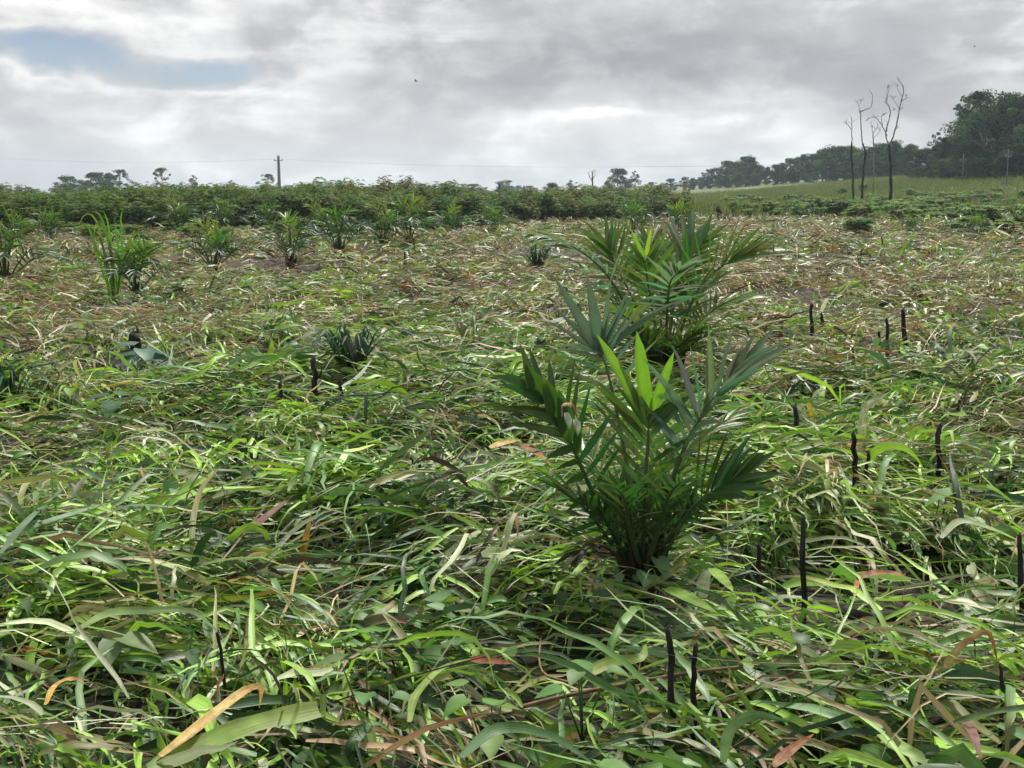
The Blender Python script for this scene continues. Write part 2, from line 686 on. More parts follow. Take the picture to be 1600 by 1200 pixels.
def dryness(x, y):
    """0 green .. 1 dry, by place in the field"""
    base = sstep(8.5, 15.0, y) * 0.80
    patch = (vnoise(x / 1.5, y / 2.6, 21) - 0.5) * 0.9 + (vnoise(x / 4.5, y / 7.0, 22) - 0.5) * 0.7
    patch = patch * (0.55 + 0.45 * sstep(6, 14, y))
    return np.clip(base + patch + 0.06, 0, 1)


WG = np.array([36, 24, 15, 9, 7, 5, 3, 2.5, 0.7, 0.4, 6])
WD = np.array([3, 5, 5, 4, 10, 22, 26, 16, 2.2, 0.3, 16])


def colours(x, y, jit=0.22):
    n = len(x)
    d = dryness(x, y)
    cg = pick(WG, n)
    cd = pick(WD, n)
    idx = np.where(rng.random(n) < d, cd, cg)
    c = PAL[idx] * (1 + rng.normal(0, jit, n))[:, None].clip(0.5, 1.6)
    return c, idx


def frustum_points(n, y0, y1, margin=1.18, power=1.0):
    """points spread evenly over the piece of field in view (and a margin)"""
    u = rng.random(n)
    y = np.sqrt(y0 ** 2 + u * (y1 ** 2 - y0 ** 2))
    x = (rng.random(n) * 2 - 1) * y * 0.4145 * margin + rng.normal(0, 0.25, n)
    return x, y


def sward(name, ntuft, per, y0, y1, Lr, Wr, nseg, across, thick, label, loose=0.35, lift=0.35):
    """tufts of cut blades combed one way, and loose blades between them"""
    tx, ty = frustum_points(ntuft, y0, y1)
    flow = (vnoise(tx / 1.7, ty / 1.7, 31) - 0.5) * 3.2
    th = np.where(rng.random(ntuft) < 0.5, 0, math.pi) + flow + rng.normal(0, 0.55, ntuft)
    tc, tidx = colours(tx, ty, 0.28)
    odd = np.isin(tidx, (8, 9))                     # no whole tuft is red or yellow
    tc[odd] = PAL[6] * rng.uniform(0.7, 1.3, odd.sum())[:, None]
    tidx[odd] = 6
    cnt = rng.poisson(per, ntuft)
    rep = np.repeat(np.arange(ntuft), cnt)
    nb = len(rep)
    tw = rng.choice([0.45, 1.0, 1.45], ntuft, p=[0.28, 0.40, 0.32])
    tl = rng.uniform(0.75, 1.3, ntuft)
    across_ = rng.normal(0, 1, nb) * rng.uniform(0.05, 0.17, ntuft)[rep]
    along_ = rng.normal(0, 1, nb) * rng.uniform(0.05, 0.20, ntuft)[rep]
    ch, sh = np.cos(th)[rep], np.sin(th)[rep]
    x = tx[rep] + along_ * ch - across_ * sh
    y = ty[rep] + along_ * sh + across_ * ch
    head = th[rep] + rng.normal(0, 0.17, nb)
    own, oidx = colours(x, y)
    use_own = rng.random(nb) < 0.30
    c = np.where(use_own[:, None], own, tc[rep] * (1 + rng.normal(0, 0.2, nb))[:, None].clip(0.5, 1.6))
    idx = np.where(use_own, oidx, tidx[rep])
    wsc = tw[rep]
    lsc = tl[rep]
    nl = int(nb * loose)
    lx, ly = frustum_points(nl, y0, y1)
    lc, lidx = colours(lx, ly)
    x = np.concatenate([x, lx])
    y = np.concatenate([y, ly])
    head = np.concatenate([head, rng.uniform(0, 2 * math.pi, nl)])
    c = np.concatenate([c, lc])
    idx = np.concatenate([idx, lidx])
    wsc = np.concatenate([wsc, rng.choice([0.5, 1.0], nl, p=[0.7, 0.3])])
    lsc = np.concatenate([lsc, np.ones(nl)])
    n = len(x)
    keep = y > y0 * 0.9
    hole = vnoise(x / 0.7, y / 0.7, 5) * 0.45 + vnoise(x / 0.4, y / 0.5, 71) * 0.30 + vnoise(x / 0.16, y / 0.2, 72) * 0.25
    keep &= (hole > 0.425) | (rng.random(n) < 0.20)
    for (cx, cy, cr) in THIN:
        keep &= (((x - cx) / cr) ** 2 + ((y - cy + cr * 0.5) / (cr * 1.3)) ** 2 > 1) | (rng.random(n) < 0.42)
    for (cx, cy, cr) in CLEAR:
        far_ = (((x - cx) / (cr * 0.6)) ** 2 + ((y - cy + 0.16) / (cr * 0.95)) ** 2) > 1
        keep &= far_ | (rng.random(n) < 0.32)
    x, y, head, c, idx, wsc, lsc = x[keep], y[keep], head[keep], c[keep], idx[keep], wsc[keep], lsc[keep]
    n = len(x)
    L = rng.uniform(*Lr, n) * rng.choice([0.6, 1.0, 1.3], n, p=[0.3, 0.45, 0.25]) * lsc
    Wd = rng.random(n) ** 1.25 * (Wr[1] - Wr[0]) * wsc + Wr[0]
    dry = np.isin(idx, (5, 6, 7, 8))
    Wd = Wd * np.where(dry, 0.62, 1.0)
    z = surf(x, y) + rng.random(n) ** 1.3 * thick
    pitch = rng.normal(0.15, 0.24, n)
    upr = rng.random(n) < lift * 0.22 * sstep(2.6, 4.2, y)
    pitch = np.where(upr, rng.uniform(0.55, 1.25, n), pitch)
    pcurve = -rng.uniform(0.1, 1.2, n) - np.where(upr, rng.uniform(0.4, 1.6, n), 0)
    hcurve = rng.normal(0, 0.55, n)
    roll = rng.normal(0, 0.75, n)
    twist = rng.normal(0, 0.9, n)
    kk = (np.where(rng.random(n) < 0.2, rng.uniform(0.3, 0.75, n), 2.0), rng.uniform(-1.9, -0.5, n))
    brown = rng.random(n) < 0.12
    cb = np.where(brown[:, None], PAL[rng.choice([5, 6, 8], n)], c * rng.uniform(0.8, 1.2, n)[:, None])
    P = np.stack([x, y, z], -1)
    V, F, C, G = blade_field(P, head, L, Wd, pitch, pcurve, hcurve, roll, twist, c, cb, nseg, across, kk, True, 0.32, 2.6, 0.16, True)
    o = obj(name, make_mesh(name, V, F, C, M_GRASS, True, G))
    tag(o, label, 'grass', None, 'stuff')
    return n


n1 = sward('cut_grass', 1250, 28, 2.5, 9.5, (0.16, 0.50), (0.006, 0.036), 6, 3, 0.20, 'slashed green grass lying in a thick mat across the foreground', loose=0.16)
n2 = sward('cut_grass', 3300, 19, 9.0, 24.0, (0.18, 0.48), (0.009, 0.042), 5, 2, 0.20, 'half dried slashed grass covering the middle of the field', loose=0.18, lift=0.3)
n3 = sward('cut_grass', 6200, 13, 23.0, 66.0, (0.28, 0.65), (0.020, 0.070), 3, 2, 0.24, 'straw coloured slashed grass covering the far part of the field', loose=0.2, lift=0.6)
print('blades', n1, n2, n3)


def thin_stems():
    """dry grass stalks lying about and short cut stubble"""
    x, y = frustum_points(5200, 2.6, 22)
    n = len(x)
    stub = rng.random(n) < 0.42
    head = rng.uniform(0, 2 * math.pi, n)
    L = np.where(stub, rng.uniform(0.08, 0.26, n), rng.uniform(0.25, 0.9, n))
    Wd = rng.uniform(0.0035, 0.008, n)
    P = np.stack([x, y, surf(x, y) + np.where(stub, 0, rng.random(n) * 0.2)], -1)
    pitch = np.where(stub, rng.uniform(0.7, 1.5, n), rng.normal(0.1, 0.16, n))
    c = PAL[pick([2, 4, 5, 1, 8, 20, 18, 12, 3, 1, 14], n)] * rng.uniform(0.7, 1.25, n)[:, None]
    V, F, C = blade_field(P, head, L, Wd, pitch, rng.normal(-0.15, 0.15, n), rng.normal(0, 0.2, n), rng.normal(0, 0.8, n), rng.normal(0, 0.4, n), c, c, 4, 2, None, True, 0.2, 9)
    o = obj('grass_stubble', make_mesh('grass_stubble', V, F, C, M_GRASS))
    tag(o, 'thin dry stalks and short stubble poking out of the cut grass', 'stubble', None, 'stuff')


thin_stems()


def leaf_shape(length, width, kind='heart', c=(0.06, 0.13, 0.03), bend=0.3, nseg=6):
    """one broad leaf along +X, root at the origin"""
    V, C = [], []
    for i in range(nseg + 1):
        u = i / nseg
        if kind == 'heart':
            w = width * 0.5 * (math.sin(math.pi * min(1, (u + 0.12) / 1.12) ** 0.62) + 0.02)
        else:
            w = width * 0.5 * (math.sin(math.pi * u ** 0.85) + 0.02)
        z = -bend * length * u * u
        xx = length * u
        V += [(xx - (0.1 * length if (kind == 'heart' and u < 0.1) else 0), -w, z + 0.22 * w), (xx, 0, z), (xx, w, z + 0.22 * w)]
        C += [c, tuple(k * 1.25 for k in c), c]
    F = []
    for i in range(nseg):
        for q in (0, 1):
            a = i * 3 + q
            F.append((a, a + 1, a + 4, a + 3))
    return V, F, C


def weeds():
    """low broad-leaved weeds coming through the mat"""
    mb_v, mb_f, mb_c = [], [], []
    nv = 0
    x, y = frustum_points(330, 2.8, 17)
    for i in range(len(x)):
        if float(vnoise(x[i] / 1.5, y[i] / 1.5, 51)) < 0.42:
            continue
        g_ = float(surf(x[i], y[i]))
        base = PAL[random.choice([0, 1, 1, 2, 3])] * random.uniform(0.75, 1.15)
        for k in range(random.randint(3, 9)):
            ln = random.uniform(0.04, 0.11)
            v, f, c = leaf_shape(ln, ln * random.uniform(0.55, 0.9), 'heart', tuple(base), random.uniform(0, 0.5), 5)
            m = Matrix.Translation((x[i] + random.gauss(0, 0.09), y[i] + random.gauss(0, 0.09), g_ + random.uniform(0.08, 0.26))) @ \
                Matrix.Rotation(random.uniform(0, 6.28), 4, 'Z') @ Matrix.Rotation(random.gauss(0.1, 0.45), 4, 'Y') @ Matrix.Rotation(random.gauss(0, 0.4), 4, 'X')
            mb_v += [m @ Vector(p) for p in v]
            mb_f += [tuple(j + nv for j in q) for q in f]
            mb_c += c
            nv += len(v)
    o = obj('broadleaf_weeds', make_mesh('broadleaf_weeds', np.array([tuple(v) for v in mb_v]), np.array(mb_f), np.array(mb_c), M_BLADE))
    tag(o, 'small round leaved weeds scattered through the cut grass', 'weeds', None, 'stuff')


weeds()

# ------------------------------------------------------------------ meadow on the rise


def meadow():
    n = 75000
    y = np.sqrt(78 ** 2 + rng.random(n) * (250 ** 2 - 78 ** 2))
    x = y * (0.10 + rng.random(n) * 0.42)
    keep = x > 10 + (y - 80) * 0.02
    x, y = x[keep], y[keep]
    n = len(x)
    P = np.stack([x, y, ground(x, y)], -1)
    hgt = 0.55 + 0.6 * vnoise(x / 7, y / 7, 61)
    L = hgt * rng.uniform(0.7, 1.25, n)
    tone = (0.55 * vnoise(x / 14, y / 5, 63) + 0.45 * vnoise(x / 3, y / 4, 64))[:, None]
    c = np.array([0.062, 0.118, 0.032]) * (1 - tone) + np.array([0.165, 0.170, 0.060]) * tone
    c = c * rng.uniform(0.7, 1.3, n)[:, None]
    V, F, C = blade_field(P, rng.uniform(0, 6.28, n), L, rng.uniform(0.04, 0.11, n), rng.uniform(1.0, 1.5, n), rng.uniform(-1.0, 0.1, n), rng.normal(0, 0.3, n), rng.normal(0, 1.2, n), rng.normal(0, 0.5, n), c, c * 1.15, 2, 2, None, False)
    o = obj('meadow_grass', make_mesh('meadow_grass', V, F, C, M_MEADOW))
    tag(o, 'tall yellow green grass on the gentle rise below the wood', 'grass', None, 'stuff')


meadow()

# ------------------------------------------------------------------ trees


def crown_mesh(name, seed, lobes, leaves, size, spread=(0.32, 0.32), low=0.15, airy=False, tint=(0.028, 0.066, 0.022)):
    """foliage of a tree of height 1: clumps of leaf-sized faces"""
    r = np.random.default_rng(seed)
    V, C, F = [], [], []
    cen = []
    for k in range(lobes):
        u = (k + 0.5) / lobes
        z = low + (0.93 - low) * (r.random() ** 0.75)
        rad = math.sin(math.pi * min(1, max(0.06, (z - low * 0.6) / (1.06 - low * 0.6))) ** 0.8)
        a = r.random() * 6.283
        d = math.sqrt(r.random()) * rad
        cen.append((math.cos(a) * d * spread[0], math.sin(a) * d * spread[1], z, r.uniform(0.07, 0.145) * (0.62 if airy else 1.0)))
    all_v, all_c = [], []
    for (cx, cy, cz, cr) in cen:
        n = int(leaves / lobes * (0.6 + 0.8 * r.random()))
        d = r.normal(0, 1, (n, 3))
        d /= np.linalg.norm(d, axis=1, keepdims=True)
        rr = cr * r.random(n) ** (0.33)
        p = np.array([cx, cy, cz]) + d * rr[:, None] * np.array([1.25, 1.25, 0.72])
        nrm = d * 0.8 + r.normal(0, 0.7, (n, 3)) + np.array([0, 0, 0.5])
        nrm /= np.linalg.norm(nrm, axis=1, keepdims=True)
        t1 = np.cross(nrm, r.normal(0, 1, (n, 3)))
        t1 /= np.linalg.norm(t1, axis=1, keepdims=True) + 1e-9
        t2 = np.cross(nrm, t1)
        s = size * r.uniform(0.6, 1.5, n)[:, None]
        q = np.stack([p - t1 * s, p + t2 * s * 0.55, p + t1 * s, p - t2 * s * 0.55], 1)
        all_v.append(q.reshape(-1, 3))
        tone = r.uniform(0.5, 1.75)
        c = np.array(tint) * tone * r.uniform(0.75, 1.3, n)[:, None]
        c[:, 0] *= r.uniform(0.85, 1.35)
        all_c.append(np.repeat(c, 4, 0))
    V = np.concatenate(all_v)
    C = np.concatenate(all_c)
    F = np.arange(len(V)).reshape(-1, 4)
    return make_mesh(name, V, F, C, M_TREE, False), cen


def trunk_mesh(name, seed, cen, r0=0.022, low=0.3, nlimb=9):
    random.seed(seed)
    mb = MB()
    top = 0.8
    pts = [(0, 0, -0.03)]
    for i in range(1, 7):
        u = i / 6
        pts.append((random.gauss(0, 0.012) * i * 0.5, random.gauss(0, 0.012) * i * 0.5, top * u))
    mb.tube(pts, [r0 * (1.25 - 1.0 * i / 6) for i in range(7)], (0.1, 0.09, 0.08), 7)
    for k in range(min(nlimb, len(cen))):
        cx, cy, cz, _ = cen[k]
        z0 = max(low * 0.8, cz * 0.62)
        u = z0 / top
        i = min(5, int(u * 6))
        a = Vector(pts[i]).lerp(Vector(pts[i + 1]), u * 6 - i)
        b = Vector((cx, cy, cz))
        m = a.lerp(b, 0.5) + Vector((random.gauss(0, 0.02), random.gauss(0, 0.02), 0.02))
        mb.tube(catmull([a, m, b], 5), [r0 * 0.42 * (1 - 0.2 * j) + 0.0015 for j in range(5)], (0.1, 0.09, 0.08), 5)
    return mb.mesh(name, M_BARK)


TREES = []
specs = [   # seed, lobes, leaves, leaf size, spread, low, airy
    (101, 44, 8200, 0.017, (0.46, 0.46), 0.02, False),
    (102, 46, 8600, 0.016, (0.38, 0.38), 0.02, False),
    (103, 40, 8000, 0.018, (0.52, 0.52), 0.05, False),
    (104, 44, 8000, 0.017, (0.34, 0.34), 0.02, False),
    (105, 40, 8000, 0.018, (0.44, 0.44), 0.08, False),
    (106, 26, 2400, 0.016, (0.40, 0.40), 0.42, True),
    (107, 20, 1700, 0.016, (0.30, 0.30), 0.45, True),
]
for (sd_, lo, le, sz, sp, low, airy) in specs:
    me_c, cen = crown_mesh('crown', sd_, lo, le, sz, sp, low, airy)
    me_t = trunk_mesh('trunk', sd_, cen, 0.020 if not airy else 0.014, low)
    TREES.append((me_c, me_t))


def tree(name, kind, px, Y, top_py, label, group=None, wide=1.0, off=0.0, cat='tree'):
    """a tree rooted on the land at this depth, tall enough to reach its place on the skyline"""
    p = on(px, 300, Y)
    gz = float(ground(p.x, Y))
    h = on(px, top_py, Y).z - gz
    e = empty(name, (p.x, Y, gz))
    h = max(h, 2.0) / 0.98
    e.scale = (h * wide, h * wide, h)
    e.rotation_euler = (0, 0, random.uniform(0, 6.28))
    me_c, me_t = TREES[kind]
    obj('trunk', me_t, e)
    obj('crown', me_c, e)
    tag(e, label, cat, group)
    return e


SKY_X = [1040, 1075, 1090, 1110, 1140, 1165, 1190, 1230, 1260, 1300, 1350, 1400, 1440, 1472, 1488, 1508, 1545, 1600, 1660, 1740]
SKY_Y = [288, 278, 274, 258, 253, 246, 256, 248, 240, 230, 229, 223, 227, 222, 192, 160, 152, 143, 138, 130]
DIS_X = [1040, 1250, 1400, 1470, 1560, 1740]
DIS_Y = [400, 310, 250, 195, 180, 168]


def wood():
    random.seed(11)
    named = {
        1165: 'rounded hazy tree, highest bump at the low left end of the wood',
        1300: 'broad dark tree where the wooded skyline starts to climb',
        1400: 'hazy blue green tree right behind the tall dead trunk',
        1560: 'huge dark tree, tallest crown of the wood at the right',
    }
    lab_far = 'dark hazy tree of the wood, '
    lab_near = 'dark tall tree of the wood, '
    px = 1082
    while px < 1745:
        top = float(np.interp(px, SKY_X, SKY_Y)) + (random.uniform(-3, 7) if px < 1480 else random.uniform(-2, 20))
        Y = float(np.interp(px, DIS_X, DIS_Y)) + random.uniform(-6, 6)
        near = px > 1470
        zone = ('at its low left end', 'left of the dead trees', 'behind the dead trees', 'between dead trees and tallest crowns', 'beside the right picture edge')[int(np.digitize(px, (1180, 1310, 1410, 1480)))]
        lab = (lab_near if near else lab_far) + zone
        gr = 'trees of the wood ' + zone
        tree('forest_tree', random.randrange(5), px, Y, top, lab, gr, random.uniform(0.8, 1.15))
        # the lower edge of the wood in front
        if random.random() < 0.95:
            gy = on(px, 300, Y - 12)
            tree('forest_edge_tree', random.randrange(5), px + random.uniform(-6, 6), Y - random.uniform(8, 16), top + (300 - top) * random.uniform(0.3, 0.55), 'lower bushy tree at the foot of the wood, ' + zone, 'lower trees at the foot of the wood ' + zone, random.uniform(1.0, 1.5))
        px += random.uniform(9, 14) * (1.35 if near else 1.0)
    for k, v in named.items():
        top = float(np.interp(k, SKY_X, SKY_Y)) - 3
        tree('forest_tree', random.choice([0, 2, 4]), k, float(np.interp(k, DIS_X, DIS_Y)) - 4, top, v, None, 1.05)
    tree('forest_tree', 6, 1463, 205, 205, 'narrow airy tree with sky showing through, left of the highest crowns', None, 0.75)
    tree('umbrella_tree', 5, 1532, 172, 140, 'flat topped spreading tree with open branches against the sky at right', None, 1.0)
    tree('forest_tree', 3, 1592, 166, 195, 'paler green tree standing in front of the wood at right edge', None, 0.8)


wood()


def far_trees():
    random.seed(12)
    L = [   # kind, px, depth, top, wide, label
        (2, 110, 330, 274, 1.5, 'low hazy tree at the left end of the horizon clump'),
        (0, 150, 320, 269, 1.3, 'dense hazy tree in the middle of the left horizon clump'),
        (5, 188, 310, 264, 1.0, 'gappy tree at the right end of the left horizon clump'),
        (1, 172, 325, 270, 1.2, 'rounded hazy tree inside the left horizon clump'),
        (0, 44, 420, 292, 1.5, 'small pale distant tree near the left picture edge'),
        (5, 254, 300, 261, 0.8, 'tall open crowned tree standing alone left of the power pole'),
        (6, 303, 320, 273, 0.9, 'thin crowned small tree between open tree and power pole'),
        (6, 362, 330, 281, 1.0, 'tiny sparse tree just above the shrubs left of the power pole'),
        (5, 418, 300, 271, 1.0, 'sparse dark tree touching the power pole on its left'),
        (0, 694, 520, 286, 1.6, 'faint blue tree far off right of the tallest shrub'),
        (6, 708, 430, 280, 1.0, 'thin faint tree far off above the middle shrubs'),
        (0, 740, 540, 287, 1.8, 'faint blue flat tree far off above the middle shrubs'),
        (2, 792, 520, 281, 1.6, 'faint blue rounded tree far off near the centre of the horizon'),
        (0, 828, 560, 290, 1.8, 'lowest faint blue tree far off near the centre of the horizon'),
        (6, 893, 300, 281, 1.4, 'thin bushy tree rising over the shrubs right of centre'),
        (3, 862, 240, 285, 1.3, 'olive leafy tree rising over the shrubs near the centre'),
        (0, 966, 330, 263, 1.15, 'round dark tree sticking up behind the shrubs right of centre'),
        (6, 992, 320, 266, 0.7, 'slender gappy tree beside the round dark tree'),
        (5, 1018, 360, 284, 1.3, 'low open tree between round dark tree and the wood'),
        (0, 1048, 380, 279, 1.2, 'small hazy tree just left of the wood'),
        (2, 1072, 390, 276, 1.2, 'first hazy tree at the low left tip of the wood'),
    ]
    for (k, px, Y, top, w, lab) in L:
        tree('distant_tree', k, px, Y, top, lab, None, w)
    for i in range(46):       # the rest of the blue line on the horizon
        px = -90 + i * 25 + random.uniform(-9, 9)
        tree('distant_tree', random.randrange(5), px, random.uniform(560, 760), random.uniform(289, 296), 'faint blue tree in the distant line behind the shrubs', 'distant line of trees on the horizon', random.uniform(1.4, 2.2))


far_trees()

# ------------------------------------------------------------------ shrubs (a tall leafy crop)


def shrub_mesh(seed, n_heads=28, leaf=0.085, tint=(0.062, 0.125, 0.030)):
    """height 1: stems forking to leafy heads, hand-shaped drooping leaves"""
    random.seed(seed)
    st, lf = MB(), MB()
    for h in range(n_heads):
        a = random.uniform(0, 6.28)
        d = math.sqrt(random.random()) * 0.52
        z = random.uniform(0.45, 0.97) * (1 - 0.30 * (d / 0.52) ** 2)
        hd = Vector((math.cos(a) * d, math.sin(a) * d, z))
        b = Vector((hd.x * 0.15 + random.gauss(0, 0.05), hd.y * 0.15 + random.gauss(0, 0.05), -0.02))
        m = Vector((hd.x * 0.55, hd.y * 0.55, z * 0.55))
        st.tube(catmull([b, m, hd], 5), [0.014, 0.012, 0.010, 0.008, 0.005], (0.10, 0.085, 0.06), 4)
        tone = random.uniform(0.7, 1.35)
        warm = random.uniform(0.9, 1.35)
        nl = random.randint(14, 22)
        for k in range(nl):
            zz = random.uniform(-0.16, 0.04)
            la = random.uniform(0, 6.28)
            reach = random.uniform(0.05, 0.17)
            c0 = hd + Vector((math.cos(la) * reach, math.sin(la) * reach, zz + 0.04))
            tilt = random.uniform(0.15, 0.95)
            s = leaf * random.uniform(0.7, 1.2)
            cc = tuple(t * tone * random.uniform(0.8, 1.2) * (warm if i == 0 else 1) for i, t in enumerate(tint))
            for f in range(5):
                fa = la + (f - 2) * 0.62
                tip = c0 + Vector((math.cos(fa) * s, math.sin(fa) * s, -math.tan(tilt) * s * 0.5))
                mid = c0.lerp(tip, 0.6) + Vector((0, 0, 0.1 * s))
                w = Vector((-math.sin(fa), math.cos(fa), 0)) * s * 0.15
                lf.add([c0, mid + w, tip, mid - w], [(0, 1, 2, 3)], cc)
    return st.mesh('stem', M_BARK), lf.mesh('foliage', M_SHRUB)


SHRUBS = [shrub_mesh(s) for s in (201, 202, 203, 204, 205)]
SHRUBS += [shrub_mesh(s, 26, 0.09, (0.085, 0.115, 0.028)) for s in (206, 207)]
LOW = [shrub_mesh(s, 11, 0.18, (0.085, 0.165, 0.042)) for s in (211, 212, 213)]


def shrub(name, pair, loc, h, w, label, group, cat='shrub'):
    e = empty(name, loc)
    e.scale = (w, w, h)
    e.rotation_euler = (0, 0, random.uniform(0, 6.28))
    obj('stem', pair[0], e)
    obj('foliage', pair[1], e)
    tag(e, label, cat, group)
    return e


def shrub_belt():
    random.seed(21)
    # front edge of the crop across the field
    EX = [-120, 200, 520, 700, 860, 1000, 1075]
    EY = [46, 48, 49, 54, 60, 62, 70]
    TOPX = [-120, 0, 100, 180, 300, 420, 520, 600, 645, 690, 760, 850, 900, 960, 1040, 1080]
    TOPY = [302, 300, 297, 291, 286, 283, 278, 279, 274, 288, 293, 290, 284, 285, 289, 297]
    for row in range(9):
        dpx = (25, 27, 29, 31, 40, 42, 44, 46, 46)[row]
        px = -110 + random.uniform(0, 12)
        while px < (1072 if row < 3 else 1060):
            Y = float(np.interp(px, EX, EY)) + (0, 2.2, 5, 9, 15, 24, 36, 52, 75)[row] + random.uniform(-0.8, 0.8)
            p = on(px, 300, Y)
            gz = float(ground(p.x, Y))
            top = float(np.interp(px, TOPX, TOPY))
            full = on(px, top + random.uniform(-2, 5), Y).z - gz
            if row == 0:
                h = random.uniform(1.25, 1.75)
            elif row == 1:
                h = random.uniform(1.55, 2.0)
            elif row in (2, 3):
                h = random.uniform(1.75, 2.15)
            else:
                h = full * random.uniform(0.93, 1.02)
            h *= 0.88 + 0.26 * float(vnoise(px / 48.0, row * 0.6, 81))
            w = random.uniform(1.15, 1.7) * (1.0 if row < 4 else 1.25)
            pair = random.choice(SHRUBS[:5]) if (random.random() < 0.8 or px < 500) else random.choice(SHRUBS[5:])
            if row >= 5:
                pair = random.choice(SHRUBS)
            zone = ('left of the tall grass clump', 'between grass clump and power pole', 'right of the power pole', 'in the middle of the horizon', 'left of the palms')[int(np.digitize(px, (140, 420, 640, 830)))]
            lab = ('leafy shrub at the front of the belt, ' if row < 2 else 'leafy shrub deep inside the belt, ') + zone
            shrub('leafy_shrub', pair, (p.x, Y, gz), max(h, 1.0), w, lab, lab.replace('leafy shrub', 'shrubs'))
            px += dpx * random.uniform(0.75, 1.25)


shrub_belt()


def right_shrubs():
    random.seed(22)
    # a loose row of low plants where the cut field ends on the right
    k = 0
    for i in range(105):
        px = random.uniform(1110, 1690)
        t = (px - 1110) / 490
        py = random.uniform(328, 340 + 22 * min(1, t))
        p = at(px, py)
        h = random.uniform(0.6, 1.6) * random.uniform(0.8, 1.1)
        side = 'left of the dead trees' if px < 1325 else ('below the dead trees' if px < 1430 else 'right of the dead trees')
        shrub('low_shrub', random.choice(LOW), p, h, h * random.uniform(0.7, 1.25), 'low leafy plant between cut field and meadow, ' + side, 'low plants between cut field and meadow, ' + side, 'plant')
    for (px, py, h, lab) in [(1342, 374, 0.95, 'dark dense low bush at the far field edge below dead trunks'),
                             (1512, 372, 0.95, 'dark green bush at the right field edge'),
                             (1580, 378, 0.9, 'grey green bush beside the right picture edge'),
                             (1455, 352, 0.8, 'mid green bush between dark bush and right edge bush'),
                             (1172, 332, 0.6, 'small bush left of the pale fallen branch')]:
        shrub('field_bush', random.choice(LOW), at(px, py), h, h * 1.25, lab, None, 'bush')
    # small plants out on the meadow
    for (px, py, h) in [(1172, 318, 0.5), (1205, 316, 0.6), (1420, 305, 0.9), (1435, 308, 0.8), (1530, 308, 0.9), (1560, 300, 0.7), (1315, 300, 0.8), (1350, 296, 1.0)]:
        p = at(px, py + 6)
        shrub('low_shrub', random.choice(LOW), p, h * 1.6, h * 1.3, 'small green plant standing alone in the meadow grass', 'plants out in the meadow', 'plant')
    for i in range(60):
        px = random.uniform(1130, 1680)
        p = at(px, random.uniform(312, 330))
        h = random.uniform(0.8, 1.5)
        shrub('low_shrub', random.choice(LOW), p, h, h * random.uniform(0.8, 1.3), 'leafy plant half sunk in the meadow grass on the slope', 'plants in the grass on the slope', 'plant')
    # young plants in front of the belt on the left
    for i in range(70):
        px = random.uniform(-60, 800)
        py = random.uniform(356, 384 - 22 * sstep(500, 800, px))
        p = at(px, py)
        h = random.uniform(0.4, 0.85)
        shrub('low_shrub', random.choice(LOW), p, h, h * random.uniform(1.0, 1.4), 'knee high green plant before the shrub belt, ' + ('left of the power pole' if px < 435 else 'right of the power pole'), 'low plants before the belt, ' + ('left of the pole' if px < 435 else 'right of the pole'), 'plant')


right_shrubs()

# ------------------------------------------------------------------ oil palms
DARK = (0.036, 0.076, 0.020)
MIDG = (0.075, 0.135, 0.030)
BLUEG_SHEEN = (0.100, 0.155, 0.085)  # blue green with the pale sky sheen of glossy fronds painted in
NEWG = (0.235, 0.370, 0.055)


LG = [((q - 1) * 4.0, i / 6 * 1.2, 0) for i in range(7) for q in range(3)]


def leaflet_geo(root, d, nrm, length, width, droop, c, nseg=6, cup=0.35, tip=2.6):
    """lance-shaped folded leaflet; returns V, F, C in the frame of root"""
    V, C = [], []
    p = Vector(root)
    d = Vector(d).normalized()
    for i in range(nseg + 1):
        u = i / nseg
        s = d.cross(nrm)
        if s.length < 1e-4:
            s = d.cross(Vector((1, 0, 0)))
        s.normalize()
        n_ = s.cross(d).normalized()
        w = width * 0.5 * (min(1.0, 0.30 + u * 3.2) * (1 - u ** tip) + 0.02)
        V += [p - s * w + n_ * w * cup, p.copy(), p + s * w + n_ * w * cup]
        k = 1 + 0.15 * u
        C += [tuple(x * k for x in c), tuple(x * 1.3 for x in c), tuple(x * k for x in c)]
        p = p + d * (length / nseg)
        d = (d + Vector((0, 0, -droop / nseg * (0.3 + 1.4 * u)))).normalized()
    if random.random() < 0.35:                       # withered tip
        k = random.uniform(0.4, 1.0)
        for j in range(-3, 0):
            C[j] = tuple(x * (1 - k) + y * k for x, y in zip(C[j], (0.20, 0.13, 0.06)))
    F = []
    for i in range(nseg):
        for q in (0, 1):
            a = i * 3 + q
            F.append((a, a + 1, a + 4, a + 3))
    return V, F, C


